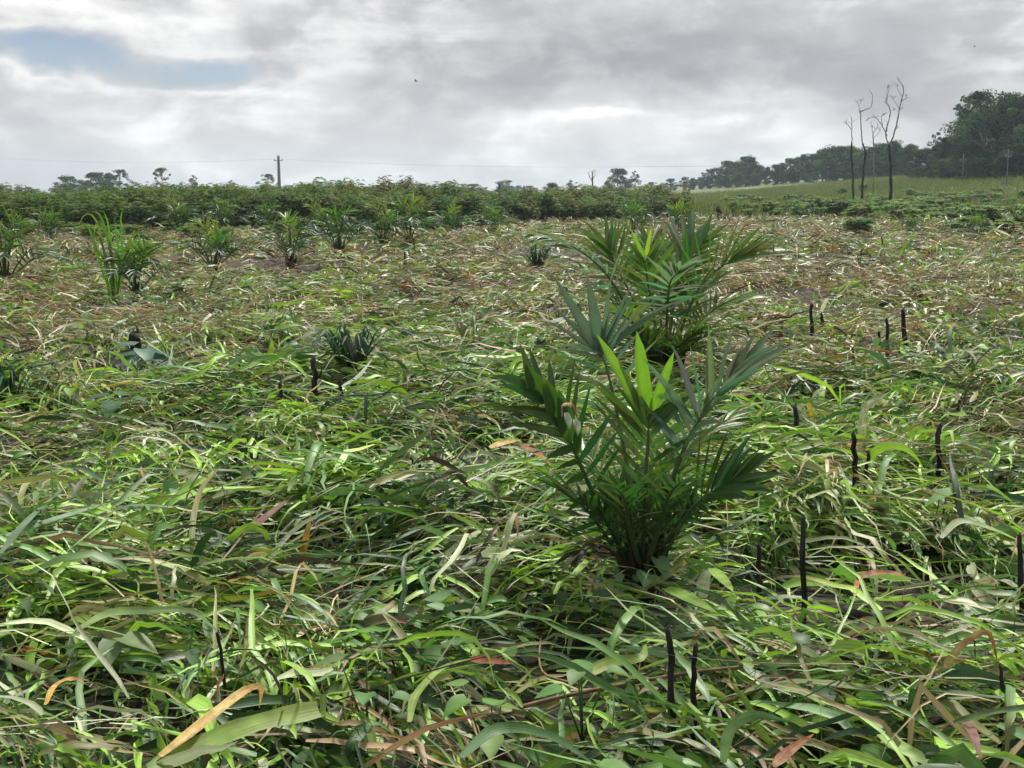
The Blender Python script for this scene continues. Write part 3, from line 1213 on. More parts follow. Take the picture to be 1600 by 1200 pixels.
def frond_geo(ctrl, npair, l0, width, c, start=0.35, droop=0.5, vee=0.35, ang=(1.05, 0.35), seed=1, up=None, terminal=True, newtip=False, sides=(1, 1)):
    """rachis points and leaflets of one frond"""
    rnd = random.Random(seed)
    pts = catmull(ctrl, 14)
    leaf = []
    n = len(pts)
    for i in range(npair):
        u = start + (1 - start) * (i + 0.3) / npair
        f = u * (n - 1)
        k = min(int(f), n - 2)
        p = pts[k].lerp(pts[k + 1], f - k)
        T = (pts[k + 1] - pts[k]).normalized()
        U = Vector(up) if up is not None else Vector((0, 0, 1))
        if abs(T.z) > 0.75 and up is None:
            U = Vector((0.0, -1.0, 0.35))
        S = T.cross(U).normalized()
        U = S.cross(T).normalized()
        v = (i + 0.5) / npair
        a = ang[0] * (1 - v) + ang[1] * v
        ln = l0 * (0.55 + 0.75 * math.sin(math.pi * min(1, 0.18 + 0.72 * v)))
        for si, s in enumerate((1, -1)):
            if rnd.random() > sides[si]:
                continue
            aa = a * rnd.uniform(0.82, 1.18)
            ve = vee + rnd.gauss(0, 0.22)
            D = T * math.cos(aa) + (S * s * math.cos(ve) + U * math.sin(ve)) * math.sin(aa)
            cc = tuple(x * rnd.uniform(0.75, 1.25) for x in c)
            leaf.append(leaflet_geo(p, D, U + S * s * rnd.gauss(0.15, 0.35), ln * rnd.uniform(0.85, 1.12), width * rnd.uniform(0.8, 1.15) * (0.75 + 0.4 * v), droop * rnd.uniform(0.5, 1.5), cc))
    if terminal:
        T = (pts[-1] - pts[-2]).normalized()
        U = Vector(up) if up is not None else (Vector((0, -1, 0.35)) if abs(T.z) > 0.75 else Vector((0, 0, 1)))
        S = T.cross(U).normalized()
        cc = NEWG if newtip else c
        for s in (1, -1):
            D = T + S * s * 0.30
            leaf.append(leaflet_geo(pts[-1], D, U, l0 * 1.0, width * 1.25, droop * 0.5, cc))
    return pts, leaf


def add_frond(root, origin, ctrl, r0, stalk_c, leaf_parts=True, **kw):
    loc = [Vector(c) - origin for c in ctrl]
    pts, leaf = frond_geo(loc, **kw)
    mb = MB()
    mb.tube(pts, [r0 * (1 - 0.8 * i / (len(pts) - 1)) for i in range(len(pts))], stalk_c, 6)
    if leaf_parts:
        fr = mb.build('frond', M_STALK, root)
        for (V, F, C) in leaf:
            obj('leaflet', make_mesh('leaflet', np.array([tuple(v) for v in V]), np.array(F), np.array(C), M_PALM, True, LG), fr)
    else:
        for (V, F, C) in leaf:
            mb.add(V, F, C)
        fr = mb.build('frond', M_PALMFAR, root)
    return fr


def palm_base(root, h, r, n=9, seed=3, mat=None):
    rnd = random.Random(seed)
    mb = MB()
    mb.tube([(0, 0, -0.08), (0, 0, 0.02), (0, 0, h * 0.35), (0, 0, h * 0.7), (0, 0, h)], [r * 0.95, r, r * 0.92, r * 0.6, r * 0.22], (0.03, 0.025, 0.015), 10, 0.18)
    for k in range(n):                 # old leaf bases hugging the stem
        a = k * 2.4
        d = Vector((math.cos(a), math.sin(a), 0))
        z0 = rnd.uniform(0.0, h * 0.45)
        mb.tube([d * r * 0.7 + Vector((0, 0, z0)), d * r * 1.15 + Vector((0, 0, z0 + h * 0.25)), d * r * rnd.uniform(1.3, 1.8) + Vector((0, 0, z0 + h * rnd.uniform(0.45, 0.75)))],
                [r * 0.30, r * 0.22, r * 0.10], (0.03, 0.025, 0.015), 5, 0.1)
    return mb.build('stem_base', mat or M_FIBRE, root)


def big_palm_front():
    b = at(1002, 915, 0.05)
    Y = b.y
    root = empty('oil_palm', b)
    tag(root, 'largest young oil palm, in the foreground right of centre with bright new leaflets', 'palm')
    palm_base(root, 0.30, 0.075, 12, 3)

    def P(px, py, dy=0.0):
        return on(px, py, Y + dy)
    SC = (0.055, 0.090, 0.030)
    rs = random.Random(77)
    for k in range(16):                              # old leaf stalks at the foot, base shadow painted into their dark colour
        a_ = k * 2.4
        d_ = Vector((math.cos(a_), math.sin(a_) * 0.7, 0))
        hh = rs.uniform(0.20, 0.42)
        rr = rs.uniform(0.10, 0.20)
        mb = MB()
        mb.tube(catmull([d_ * 0.05 + Vector((0, 0, -0.03)), d_ * rr * 0.6 + Vector((0, 0, hh * 0.55)), d_ * rr + Vector((0, 0, hh))], 6), [0.016, 0.015, 0.013, 0.010, 0.008, 0.004], (0.018, 0.027, 0.012), 5, 0.1)
        mb.build('old_stalk', M_STALK, root)
    for k, ox in enumerate((-62, -46, -30, -14, 4, 18, 34, 50, 64)):   # short dark upright inner leaves
        dy = (-0.16, 0.08, -0.2, 0.12, -0.22, 0.1, -0.18, 0.06, -0.14)[k]
        ty_ = 800 - 30 * math.cos(ox / 40.0)
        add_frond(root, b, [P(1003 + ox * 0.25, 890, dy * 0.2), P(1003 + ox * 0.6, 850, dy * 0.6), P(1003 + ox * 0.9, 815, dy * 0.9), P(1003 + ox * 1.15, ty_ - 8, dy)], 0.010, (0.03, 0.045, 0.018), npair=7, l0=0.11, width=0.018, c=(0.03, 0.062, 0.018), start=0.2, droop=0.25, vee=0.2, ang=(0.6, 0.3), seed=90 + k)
    # the young upright spear frond with light terminal leaflets
    fr = add_frond(root, b, [P(1003, 880), P(1006, 780, 0.0), P(1012, 700, 0.02), P(1014, 655, 0.03)], 0.014, SC, npair=11, l0=0.25, width=0.027, c=(0.055, 0.105, 0.026), start=0.24, droop=0.3, vee=0.15, ang=(0.95, 0.6), seed=5, up=(0.0, -1.0, 0.2), terminal=False)
    rl = P(1012, 660, 0.03) - b
    for (px, py, w, c) in [(995, 516, 0.056, NEWG), (933, 520, 0.042, NEWG), (1053, 548, 0.040, NEWG), (1072, 618, 0.055, MIDG), (988, 600, 0.05, MIDG), (965, 560, 0.03, (0.13, 0.22, 0.04))]:
        tip = P(px, py, 0.02) - b
        d = tip - rl
        V, F, C = leaflet_geo(rl - d * 0.05, d, Vector((0.15, -1, 0.2)), d.length * 1.04, w, 0.06, c, 6, 0.45, 6.0 if c == NEWG else 2.6)
        obj('leaflet', make_mesh('leaflet', np.array([tuple(v) for v in V]), np.array(F), np.array(C), M_PALM, True, LG), fr)
    # left frond with broad joined dark leaflets at its end
    fr = add_frond(root, b, [P(985, 885), P(935, 790, -0.10), P(902, 715, -0.18), P(872, 655, -0.22), P(822, 600, -0.24)], 0.013, SC, npair=9, l0=0.21, width=0.038, c=DARK, start=0.30, droop=0.35, vee=0.25, ang=(1.15, 0.45), seed=6, up=(0.4, -0.8, 0.5), terminal=False)
    for (rx, ry, px, py, w) in [(880, 668, 850, 592, 0.085), (850, 630, 822, 572, 0.085), (838, 615, 790, 583, 0.05), (892, 690, 874, 612, 0.075), (900, 712, 905, 652, 0.035)]:
        r_ = P(rx, ry, -0.22) - b
        tip = P(px, py, -0.26) - b
        d = tip - r_
        V, F, C = leaflet_geo(r_, d, Vector((0.1, -1, 0.1)), d.length * 1.05, w, 0.05, (0.034, 0.085, 0.018))
        obj('leaflet', make_mesh('leaflet', np.array([tuple(v) for v in V]), np.array(F), np.array(C), M_PALM, True, LG), fr)
    # right frond rising with upright leaflets
    add_frond(root, b, [P(1015, 885), P(1044, 770, -0.04), P(1074, 690, -0.06), P(1108, 632, -0.08), P(1155, 585, -0.08)], 0.013, SC, npair=13, l0=0.24, width=0.034, c=BLUEG_SHEEN, start=0.40, droop=0.65, vee=0.65, ang=(1.2, 0.4), seed=7, up=(-0.35, -0.5, 0.8))
    # right low frond, dark, hooked
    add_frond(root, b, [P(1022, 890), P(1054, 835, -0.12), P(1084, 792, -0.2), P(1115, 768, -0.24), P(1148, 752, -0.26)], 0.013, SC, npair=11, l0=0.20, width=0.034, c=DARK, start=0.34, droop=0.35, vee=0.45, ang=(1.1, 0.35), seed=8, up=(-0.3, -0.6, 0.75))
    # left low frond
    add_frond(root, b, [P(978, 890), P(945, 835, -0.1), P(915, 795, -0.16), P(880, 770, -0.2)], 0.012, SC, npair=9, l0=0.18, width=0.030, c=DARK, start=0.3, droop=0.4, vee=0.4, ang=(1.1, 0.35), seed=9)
    # rear frond standing high to the left with pale arching leaflets
    fr = add_frond(root, b, [P(998, 880, 0.02), P(985, 760, 0.10), P(965, 650, 0.18), P(948, 575, 0.22), P(935, 545, 0.24)], 0.012, SC, npair=6, l0=0.22, width=0.018, c=BLUEG_SHEEN, start=0.38, droop=0.5, vee=0.3, ang=(1.15, 0.8), seed=10, up=(0.1, -0.95, 0.3), terminal=False)
    rl = P(938, 555, 0.24) - b
    for (px, py, w, dr) in [(868, 437, 0.05, 0.15), (918, 432, 0.055, 0.1), (955, 430, 0.022, 0.25), (990, 440, 0.022, 0.6), (1000, 445, 0.02, 0.7), (1062, 468, 0.022, 0.7), (1045, 478, 0.03, 0.5), (862, 478, 0.022, 0.35), (850, 500, 0.02, 0.4), (1020, 470, 0.02, 0.5)]:
        tip = P(px, py, 0.26) - b
        d = tip - rl
        V, F, C = leaflet_geo(rl - d * 0.02, d + Vector((0, 0, dr * 0.25 * d.length)), Vector((0.15, -1, 0.35)), d.length * 1.06, w, dr, (0.075, 0.125, 0.070))
        obj('leaflet', make_mesh('leaflet', np.array([tuple(v) for v in V]), np.array(F), np.array(C), M_PALM, True, LG), fr)
    # inner and hidden fronds filling the heart
    add_frond(root, b, [P(1010, 880, 0.05), P(1035, 780, 0.2), P(1075, 700, 0.35), P(1130, 660, 0.5)], 0.012, SC, npair=14, l0=0.17, width=0.019, c=MIDG, start=0.3, droop=0.5, vee=0.35, ang=(1.1, 0.4), seed=11)
    add_frond(root, b, [P(992, 880, 0.05), P(960, 790, 0.2), P(925, 720, 0.35), P(880, 690, 0.5)], 0.012, SC, npair=14, l0=0.16, width=0.019, c=MIDG, start=0.3, droop=0.5, vee=0.35, ang=(1.1, 0.4), seed=12)
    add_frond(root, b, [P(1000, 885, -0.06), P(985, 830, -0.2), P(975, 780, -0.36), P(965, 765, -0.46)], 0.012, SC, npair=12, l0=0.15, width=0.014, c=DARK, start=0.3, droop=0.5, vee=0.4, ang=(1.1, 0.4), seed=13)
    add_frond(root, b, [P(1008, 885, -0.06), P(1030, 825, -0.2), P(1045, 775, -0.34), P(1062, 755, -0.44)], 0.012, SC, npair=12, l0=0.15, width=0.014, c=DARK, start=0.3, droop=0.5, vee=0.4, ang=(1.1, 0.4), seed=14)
    add_frond(root, b, [P(1003, 880, 0.08), P(1012, 800, 0.22), P(1030, 720, 0.36), P(1045, 690, 0.5)], 0.012, SC, npair=14, l0=0.17, width=0.019, c=MIDG, start=0.3, droop=0.4, vee=0.3, ang=(1.1, 0.4), seed=15)
    add_frond(root, b, [P(985, 890, -0.02), P(955, 860, -0.08), P(925, 850, -0.12), P(905, 862, -0.15)], 0.010, (0.07, 0.05, 0.03), npair=7, l0=0.14, width=0.024, c=(0.06, 0.065, 0.03), start=0.3, droop=0.7, vee=0.1, ang=(1.1, 0.4), seed=16)


big_palm_front()


def second_palm():
    b = at(1038, 596, 0.05)
    Y = b.y
    root = empty('oil_palm', b)
    tag(root, 'second young oil palm, standing just behind the largest one', 'palm')
    palm_base(root, 0.34, 0.12, 14, 4)
    rs = random.Random(78)
    for k in range(14):  # old stalks, coloured dark to carry the shadow at the foot
        a_ = k * 2.4
        d_ = Vector((math.cos(a_), math.sin(a_) * 0.8, 0))
        hh = rs.uniform(0.25, 0.5)
        rr = rs.uniform(0.12, 0.26)
        mb = MB()
        mb.tube(catmull([d_ * 0.06 + Vector((0, 0, -0.03)), d_ * rr * 0.6 + Vector((0, 0, hh * 0.55)), d_ * rr + Vector((0, 0, hh))], 6), [0.020, 0.019, 0.016, 0.013, 0.010, 0.005], (0.018, 0.027, 0.012), 5, 0.1)
        mb.build('old_stalk', M_STALK, root)

    def P(px, py, dy=0.0):
        return on(px, py, Y + dy)
    SC = (0.055, 0.090, 0.030)
    kw = dict(start=0.36, ang=(1.15, 0.4))
    add_frond(root, b, [P(1035, 575), P(1022, 500, 0.05), P(1012, 440, 0.06), P(1008, 408, 0.06)], 0.016, SC, npair=14, l0=0.30, width=0.033, c=MIDG, droop=0.3, vee=0.2, seed=31, up=(0, -1, 0.2), newtip=True, start=0.3, ang=(1.05, 0.5))
    add_frond(root, b, [P(1030, 575), P(985, 490, -0.1), P(945, 425, -0.2), P(895, 385, -0.3), P(845, 370, -0.35)], 0.016, SC, npair=17, l0=0.30, width=0.035, c=BLUEG_SHEEN, droop=0.9, vee=0.0, seed=32, **kw)
    add_frond(root, b, [P(1045, 575), P(1068, 505, -0.1), P(1092, 450, -0.15), P(1130, 415, -0.2), P(1165, 402, -0.25)], 0.016, SC, npair=16, l0=0.36, width=0.040, c=MIDG, droop=0.3, vee=0.9, seed=33, up=(-0.4, -0.5, 0.8), **kw)
    add_frond(root, b, [P(1045, 575), P(1080, 520, 0.1), P(1115, 485, 0.2), P(1165, 470, 0.3)], 0.015, SC, npair=16, l0=0.32, width=0.035, c=MIDG, droop=0.6, vee=0.4, seed=34, **kw)
    add_frond(root, b, [P(1030, 575), P(1000, 490, 0.2), P(965, 420, 0.35), P(950, 385, 0.45)], 0.015, SC, npair=16, l0=0.32, width=0.035, c=MIDG, droop=0.5, vee=0.4, seed=35, **kw)
    add_frond(root, b, [P(1042, 575), P(1052, 480, 0.2), P(1066, 410, 0.35), P(1080, 375, 0.45)], 0.015, SC, npair=17, l0=0.32, width=0.035, c=BLUEG_SHEEN, droop=0.6, vee=0.4, seed=36, **kw)
    add_frond(root, b, [P(1035, 578), P(1010, 530, -0.3), P(985, 500, -0.5), P(965, 490, -0.7)], 0.015, SC, npair=14, l0=0.26, width=0.033, c=MIDG, droop=0.7, vee=0.3, seed=37, **kw)
    add_frond(root, b, [P(1045, 578), P(1075, 545, -0.3), P(1100, 525, -0.5), P(1130, 525, -0.7)], 0.015, SC, npair=14, l0=0.26, width=0.033, c=MIDG, droop=0.7, vee=0.3, seed=38, **kw)
    add_frond(root, b, [P(1040, 575), P(1030, 480, 0.3), P(1022, 420, 0.6), P(1018, 385, 0.8)], 0.015, SC, npair=16, l0=0.32, width=0.034, c=MIDG, droop=0.5, vee=0.4, seed=39, **kw)
    add_frond(root, b, [P(1040, 575), P(1042, 500, -0.3), P(1046, 445, -0.5), P(1060, 425, -0.7)], 0.015, SC, npair=16, l0=0.30, width=0.034, c=BLUEG_SHEEN, droop=0.6, vee=0.4, seed=40, **kw)

    for k, (x1, y1, x2, y2, dy) in enumerate([(1000, 540, 968, 545, -0.4), (1082, 548, 1118, 556, -0.4), (1020, 545, 1000, 525, -0.6), (1062, 540, 1085, 520, -0.6), (990, 505, 955, 470, 0.1), (1075, 480, 1118, 440, 0.4), (1055, 450, 1098, 380, 0.2)]):
        add_frond(root, b, [P(1040, 580), P((1040 + x1) / 2, (575 + y1) / 2 - 8, dy * 0.4), P(x1, y1, dy * 0.8), P(x2, y2, dy)], 0.014, SC, npair=14, l0=0.27, width=0.034, c=((0.05, 0.1, 0.025), MIDG)[k % 2], droop=0.6, vee=0.35, seed=60 + k, **kw)


second_palm()


def far_palm_proto(seed, nf=11):
    """young palm about 1 m across, fronds all round; returns list of frond meshes and base"""
    rnd = random.Random(seed)
    root = empty('young_palm', (0, 0, 0))
    palm_base(root, 0.25, 0.07, 8, seed)
    for k in range(nf):
        a = k * 2.399 + rnd.uniform(-0.3, 0.3)
        u = k / nf
        rise = rnd.uniform(0.75, 1.05) * (1 - 0.45 * u)
        reach = 0.12 + 0.62 * u * rnd.uniform(0.8, 1.15)
        d = Vector((math.cos(a), math.sin(a), 0))
        c = [Vector((0, 0, 0.1)) + d * 0.03, d * reach * 0.35 + Vector((0, 0, rise * 0.55)), d * reach * 0.75 + Vector((0, 0, rise * 0.88)), d * reach * 1.2 + Vector((0, 0, rise * (0.95 - 0.25 * u)))]
        cc = [(0.15, 0.24, 0.045), (0.055, 0.12, 0.03), DARK, (0.055, 0.10, 0.05), DARK, DARK][min(5, k // 2)]
        add_frond(root, Vector((0, 0, 0)), c, 0.013, (0.055, 0.09, 0.03), False, npair=10, l0=0.25, width=0.032, c=tuple(v * 0.9 for v in cc), start=0.34, droop=0.6, vee=0.35, ang=(1.15, 0.4), seed=seed * 7 + k)
    return root


PALMS = [far_palm_proto(s) for s in (41, 42, 43)]
palm_used = [False] * 3


def far_palm(kind, px, py, h, label, wide=1.0):
    if not palm_used[kind]:
        o = PALMS[kind]
        palm_used[kind] = True
    else:
        o = copy_tree(PALMS[kind])
    o.location = at(px, py, 0.05)
    h *= 1.3 if py > 385 else 1.1
    o.scale = (h * wide, h * wide, h)
    o.rotation_euler = (0, 0, random.uniform(0, 6.28))
    tag(o, label, 'palm')
    return o


random.seed(31)
for (k, px, py, h, lab) in [
        (0, 214, 468, 0.72, 'young palm tangled with tall grass at the left'),
        (1, 335, 432, 0.85, 'small dark stemmed palm right of the tall grass clump'),
        (2, 455, 420, 0.85, 'low spreading palm below the power pole'),
        (0, 530, 402, 1.0, 'bushy young palm right of the low spreading palm'),
        (1, 600, 388, 1.0, 'young palm at the left of the pair near mid field edge'),
        (2, 640, 384, 1.25, 'taller young palm at the right of the pair near mid field edge'),
        (1, 280, 372, 1.3, 'upright palm against the dark shrubs behind the grass clump'),
        (2, 10, 452, 0.95, 'blue green palm cut by the left picture edge'),
        (0, 78, 385, 1.0, 'pale palm at the field edge near the left picture edge'),
        (2, 352, 366, 1.1, 'light green palm left of the power pole before the shrubs'),
        (0, 420, 366, 1.1, 'yellow green palm before the shrubs beneath the power pole'),
        (1, 498, 372, 1.1, 'arching palm before the shrubs right of the power pole'),
        (1, 705, 368, 1.0, 'pale spreading palm before the middle shrubs'),
        (2, 770, 366, 0.9, 'silvery low palm before the middle shrubs, rightmost of its row'),
        (0, 990, 372, 1.15, 'feathery palm seen behind the second palm, on its left'),
        (2, 1062, 372, 1.1, 'feathery palm seen behind the second palm, on its right'),
        (1, 30, 385, 0.9, 'small palm at the foot of the shrubs by the left edge'),
        (2, 1525, 378, 0.75, 'small palm beside the dark bush at the right field edge'),
        (1, 1420, 366, 0.7, 'small palm right of the dark bush below dead trunks'),
        (0, 1250, 346, 0.9, 'small palm at the field edge left of the dead trees'),
        (1, 1590, 352, 1.1, 'palm near the right picture edge beyond the cut grass')]:
    far_palm(k, px, py, h, lab, 1.0)


def rosette(name, px, py, h, n, c, label, spread=1.0, width=0.03):
    """a clump of upright arching grass blades, each its own part"""
    p = mat_at(px, py, 0.02)
    root = empty(name, p)
    tag(root, label, 'grass clump')
    for k in range(n):
        a = random.uniform(0, 6.28)
        lean = random.uniform(0.05, 0.5) * spread
        d = Vector((math.cos(a), math.sin(a), 0))
        hh = h * random.uniform(0.6, 1.1)
        b = d * random.uniform(0, 0.10)
        ctrl = [b, b + d * lean * 0.25 + Vector((0, 0, hh * 0.55)), b + d * lean * 0.7 + Vector((0, 0, hh * 0.95)), b + d * lean * 1.35 + Vector((0, 0, hh * random.uniform(0.55, 0.9)))]
        strip(root, ctrl, width * random.uniform(0.7, 1.2), tuple(x * random.uniform(0.7, 1.3) for x in c))
    return root


def strip_mesh(ctrl, width, c, c2=None, n=10, fold=0.3, nrm=None, blunt=False, ragged=0.0):
    pts = catmull(ctrl, n + 1)
    V, C, F = [], [], []
    c2 = c2 or c
    prev = None
    for i, p in enumerate(pts):
        u = i / n
        t = (pts[min(i + 1, n)] - pts[max(i - 1, 0)]).normalized()
        s = t.cross(Vector(nrm) if nrm else Vector((0, -0.35, 1)))
        if s.length < 0.2:
            s = prev or t.cross(Vector((0, -1, 0)))
        s.normalize()
        if prev and s.dot(prev) < 0:
            s = -s
        prev = s.copy()
        nn = s.cross(t)
        w = width * 0.5 * min(1, 0.5 + 2.5 * u) * ((1 - u ** 3) if not blunt else 1.0) + 0.0006
        w *= 1 + random.uniform(-ragged, ragged)
        V += [p - s * w + nn * w * fold, p, p + s * w + nn * w * fold]
        cc = tuple(a * (1 - u) + b * u for a, b in zip(c, c2))
        mott = random.uniform(0.72, 1.22) if n > 10 else 1.0
        cc = tuple(k * mott for k in cc)
        C += [tuple(k * random.uniform(0.8, 1.15) for k in cc), tuple(k * 1.15 for k in cc), tuple(k * random.uniform(0.8, 1.15) for k in cc)]
    for i in range(n):
        for q in (0, 1):
            a = i * 3 + q
            F.append((a, a + 1, a + 4, a + 3))
    off = random.uniform(0, 90)
    G = [((q - 1) * width * 170 + off, i / n * 2.5, 0) for i in range(n + 1) for q in range(3)]
    return make_mesh('blade', np.array([tuple(v) for v in V]), np.array(F), np.array(C), M_BLADE, True, G)


def strip(root, ctrl, width, c, c2=None, name='blade', **kw):
    return obj(name, strip_mesh(ctrl, width, c, c2, **kw), root)


random.seed(33)
GR = (0.11, 0.19, 0.035)
# the tall grass clump at the left
p0 = at(178, 474)
g1 = empty('grass_clump', p0)
tag(g1, 'tall light green grass clump with bent over tips at the left', 'grass clump')
Yg = p0.y
for pts_ in [[(178, 470), (165, 400), (152, 345), (132, 335), (118, 365)], [(180, 470), (172, 390), (158, 338), (140, 330)], [(182, 470), (176, 400), (168, 350), (160, 328)],
             [(175, 470), (150, 400), (140, 360), (126, 345)], [(185, 470), (178, 420), (170, 370), (152, 345), (146, 380)], [(188, 470), (186, 420), (182, 370), (178, 340)],
             [(180, 470), (165, 420), (150, 390), (142, 400)], [(185, 470), (195, 410), (205, 370), (222, 360)], [(186, 470), (190, 400), (188, 345), (192, 325)], [(176, 470), (170, 430), (160, 380), (150, 350)]]:
    ct = [on(a, b_, Yg + random.uniform(-0.15, 0.15)) - p0 for a, b_ in pts_]
    ct = [Vector((c_.x, c_.y * (0.3 + 0.7 * i / len(ct)), c_.z)) for i, c_ in enumerate(ct)]
    ct[0] = Vector((random.gauss(0, 0.04), random.gauss(0, 0.04), 0))
    strip(g1, ct, random.uniform(0.03, 0.05), tuple(x * random.uniform(0.8, 1.4) for x in GR), nrm=(0, -1, 0.2))

# darker tussocks left standing in the cut field
for (px, py, h, n, lab) in [(552, 592, 0.40, 60, 'dark green tussock in the middle left of the cut field'),
                            (840, 424, 0.50, 50, 'dark tussock far out in the cut field left of the palms'),
                            (742, 552, 0.34, 18, 'small grey green tussock left of the palms'),
                            (1345, 425, 0.30, 10, 'pale tussock below the dark bush at right'),
                            (1440, 395, 0.42, 10, 'light bent grass tuft at the right field edge'),
                            (585, 365, 0.5, 12, 'dry tuft in front of the pair of palms'),
                            (20, 640, 0.36, 30, 'dark blue green tussock at the left picture edge'),
                            (90, 870, 0.3, 12, 'grey green grass tuft with long leaning blades at lower left')]:
    rosette('grass_tussock', px, py, h, n, (0.026, 0.055, 0.026) if 'dark' in lab else (0.13, 0.17, 0.075), lab, 1.0, 0.03)

# ------------------------------------------------------------------ charred stakes and stumps


def stake(px, py, top_px, top_py, wpx, label, name='charred_stake', mat=None, snag=False):
    """an upright burnt stem; py is where it enters the grass mat"""
    p = mat_at(px, py, 0.13)
    top = on(top_px, top_py, p.y) - p
    lean = random.uniform(-0.22, 0.22)
    s = p.y / FPX
    r = wpx * s * 0.47
    mb = MB()
    pts = [Vector((-top.x * 0.15, 0, -0.24))]
    for i in range(0, 7):
        u = i / 6
        pts.append(Vector((top.x * u + random.gauss(0, r * 0.28), lean * top.z * u + random.gauss(0, r * 0.28), top.z * u)))
    rad = [r * 1.25] + [r * (1.12 - 0.22 * i / 6) * random.uniform(0.9, 1.12) for i in range(7)]
    mb.tube(pts, rad, (0.02, 0.02, 0.02), 8, 0.14)
    # a splintered, slanting cut at the top
    t = pts[-1]
    mb.tube([t - Vector((0, 0, r)), t + Vector((r * 0.3, 0, r * 0.7))], [r * 0.7, r * 0.3], (0.02, 0.02, 0.02), 5, 0.2)
    if name == 'charred_stump':
        for k in range(6):
            a_ = k * 1.05
            d_ = Vector((math.cos(a_), math.sin(a_), 0)) * r * 0.62
            mb.tube([t + d_ - Vector((0, 0, r * 1.2)), t + d_ * 1.05 + Vector((0, 0, r * random.uniform(0.2, 1.5)))], [r * 0.4, r * 0.12], (0.02, 0.02, 0.02), 4, 0.2)
            f_ = Vector((math.cos(a_ + 0.5), math.sin(a_ + 0.5), 0))
            mb.tube([pts[1] + f_ * r * 0.6 + Vector((0, 0, r * 0.8)), pts[1] + f_ * r * 1.7 - Vector((0, 0, r * 0.6))], [r * 0.5, r * 0.25], (0.02, 0.02, 0.02), 5, 0.2)
    if snag:
        m = pts[4]
        mb.tube([m, m + Vector((r * 2.2, -r, r * 2.2)), m + Vector((r * 3.0, -r, r * 5))], [r * 0.5, r * 0.4, r * 0.15], (0.02, 0.02, 0.02), 5, 0.15)
    o = mb.build(name, mat or M_CHAR)
    o.location = p
    tag(o, label, 'stump' if name == 'charred_stump' else 'stake')


random.seed(41)
for a in [
        (1256, 960, 1254, 806, 10, 'tall black charred stake right of the largest palm'),
        (1050, 1125, 1048, 985, 12, 'thick black charred stake below the largest palm'),
        (1083, 1105, 1083, 1000, 9, 'thin black charred stake right beside the thick one below the palm'),
        (1465, 765, 1465, 663, 9, 'black stake standing alone at right between palm and picture edge'),
        (1336, 752, 1333, 676, 9, 'black stake beside the bent pale leaf at right'),
        (1353, 748, 1356, 706, 6, 'short thin black stake right of the one by the pale leaf'),
        (1416, 552, 1413, 484, 7, 'taller of the two black stakes side by side in the far right field'),
        (1387, 560, 1385, 498, 6, 'shorter of the two black stakes side by side in the far right field'),
        (1375, 545, 1372, 518, 4, 'tiny black stub left of the pair of far stakes'),
        (1269, 535, 1269, 476, 6, 'black stake right of the second palm in the far field'),
        (1286, 512, 1283, 489, 5, 'short black stub next to the stake right of the second palm'),
        (1333, 560, 1332, 545, 5, 'lowest black stub left of the far pair of stakes'),
        (1244, 690, 1243, 634, 8, 'black stake behind the drooping yellow leaf at right'),
        (1354, 625, 1352, 605, 6, 'little black stub above the bent pale leaf'),
        (1499, 635, 1500, 616, 7, 'small black stub in the right field above the lone stake'),
        (437, 637, 438, 597, 7, 'black stake at left, standing left of the twisted stump'),
        (535, 628, 532, 594, 6, 'short leaning black stake in front of the dark tussock'),
        (644, 752, 642, 716, 8, 'short black stub in the grass left of centre'),
        (656, 750, 655, 722, 6, 'thin black stub right beside another, left of centre'),
        (1597, 950, 1597, 838, 9, 'black stake cut by the right picture edge'),
        (1567, 1100, 1567, 1042, 7, 'thin dark stake low at the right picture edge'),
        (140, 905, 138, 868, 7, 'small black stub in the lower left grass'),
        (272, 1105, 262, 1080, 7, 'black stub near the yellow leaf at lower left'),
        (86, 590, 82, 570, 8, 'small black stub near the left picture edge'),
        (900, 640, 899, 613, 6, 'black stub behind the left frond of the largest palm'),
        (352, 1070, 343, 985, 6, 'thin black leaning stem in the lower left grass'),
        (1185, 905, 1186, 852, 8, 'grey black stub between largest palm and tall stake'),
        (633, 425, 632, 395, 3, 'thin dark stem in front of the taller palm of the pair')]:
    stake(*a)
stake(213, 556, 210, 524, 20, 'thick black stump above the big weed leaf at left', 'charred_stump')
stake(495, 632, 489, 562, 10, 'twisted black stump with a pale strip at left', 'charred_stump', None, True)
stake(1126, 346, 1122, 326, 7, 'black forked stump at the far edge of the cut field', 'charred_stump')
stake(1133, 346, 1133, 338, 8, 'tiny black stump right beside the forked one at the far field edge', 'charred_stump')
stake(322, 1215, 325, 1155, 10, 'reddish brown cut stem at the bottom edge', 'charred_stake', M_STEM)


def lying(name, pts_px, wpx, label, mat, h=0.16, taper=0.6, cat='stem'):
    """a stem or branch lying on the mat through these pixels"""
    P_ = [mat_at(px, py, h + (0.02 if i % 2 else 0)) for i, (px, py) in enumerate(pts_px)]
    o0 = P_[0].copy()
    s = P_[0].y / FPX * 0.5 * wpx
    c = catmull([p - o0 for p in P_], 16)
    mb = MB()
    mb.tube(c, [s * (1 - (1 - taper) * i / 15) for i in range(16)], (0.2, 0.15, 0.1), 7, 0.08)
    o = mb.build(name, mat)
    o.location = o0
    tag(o, label, cat)


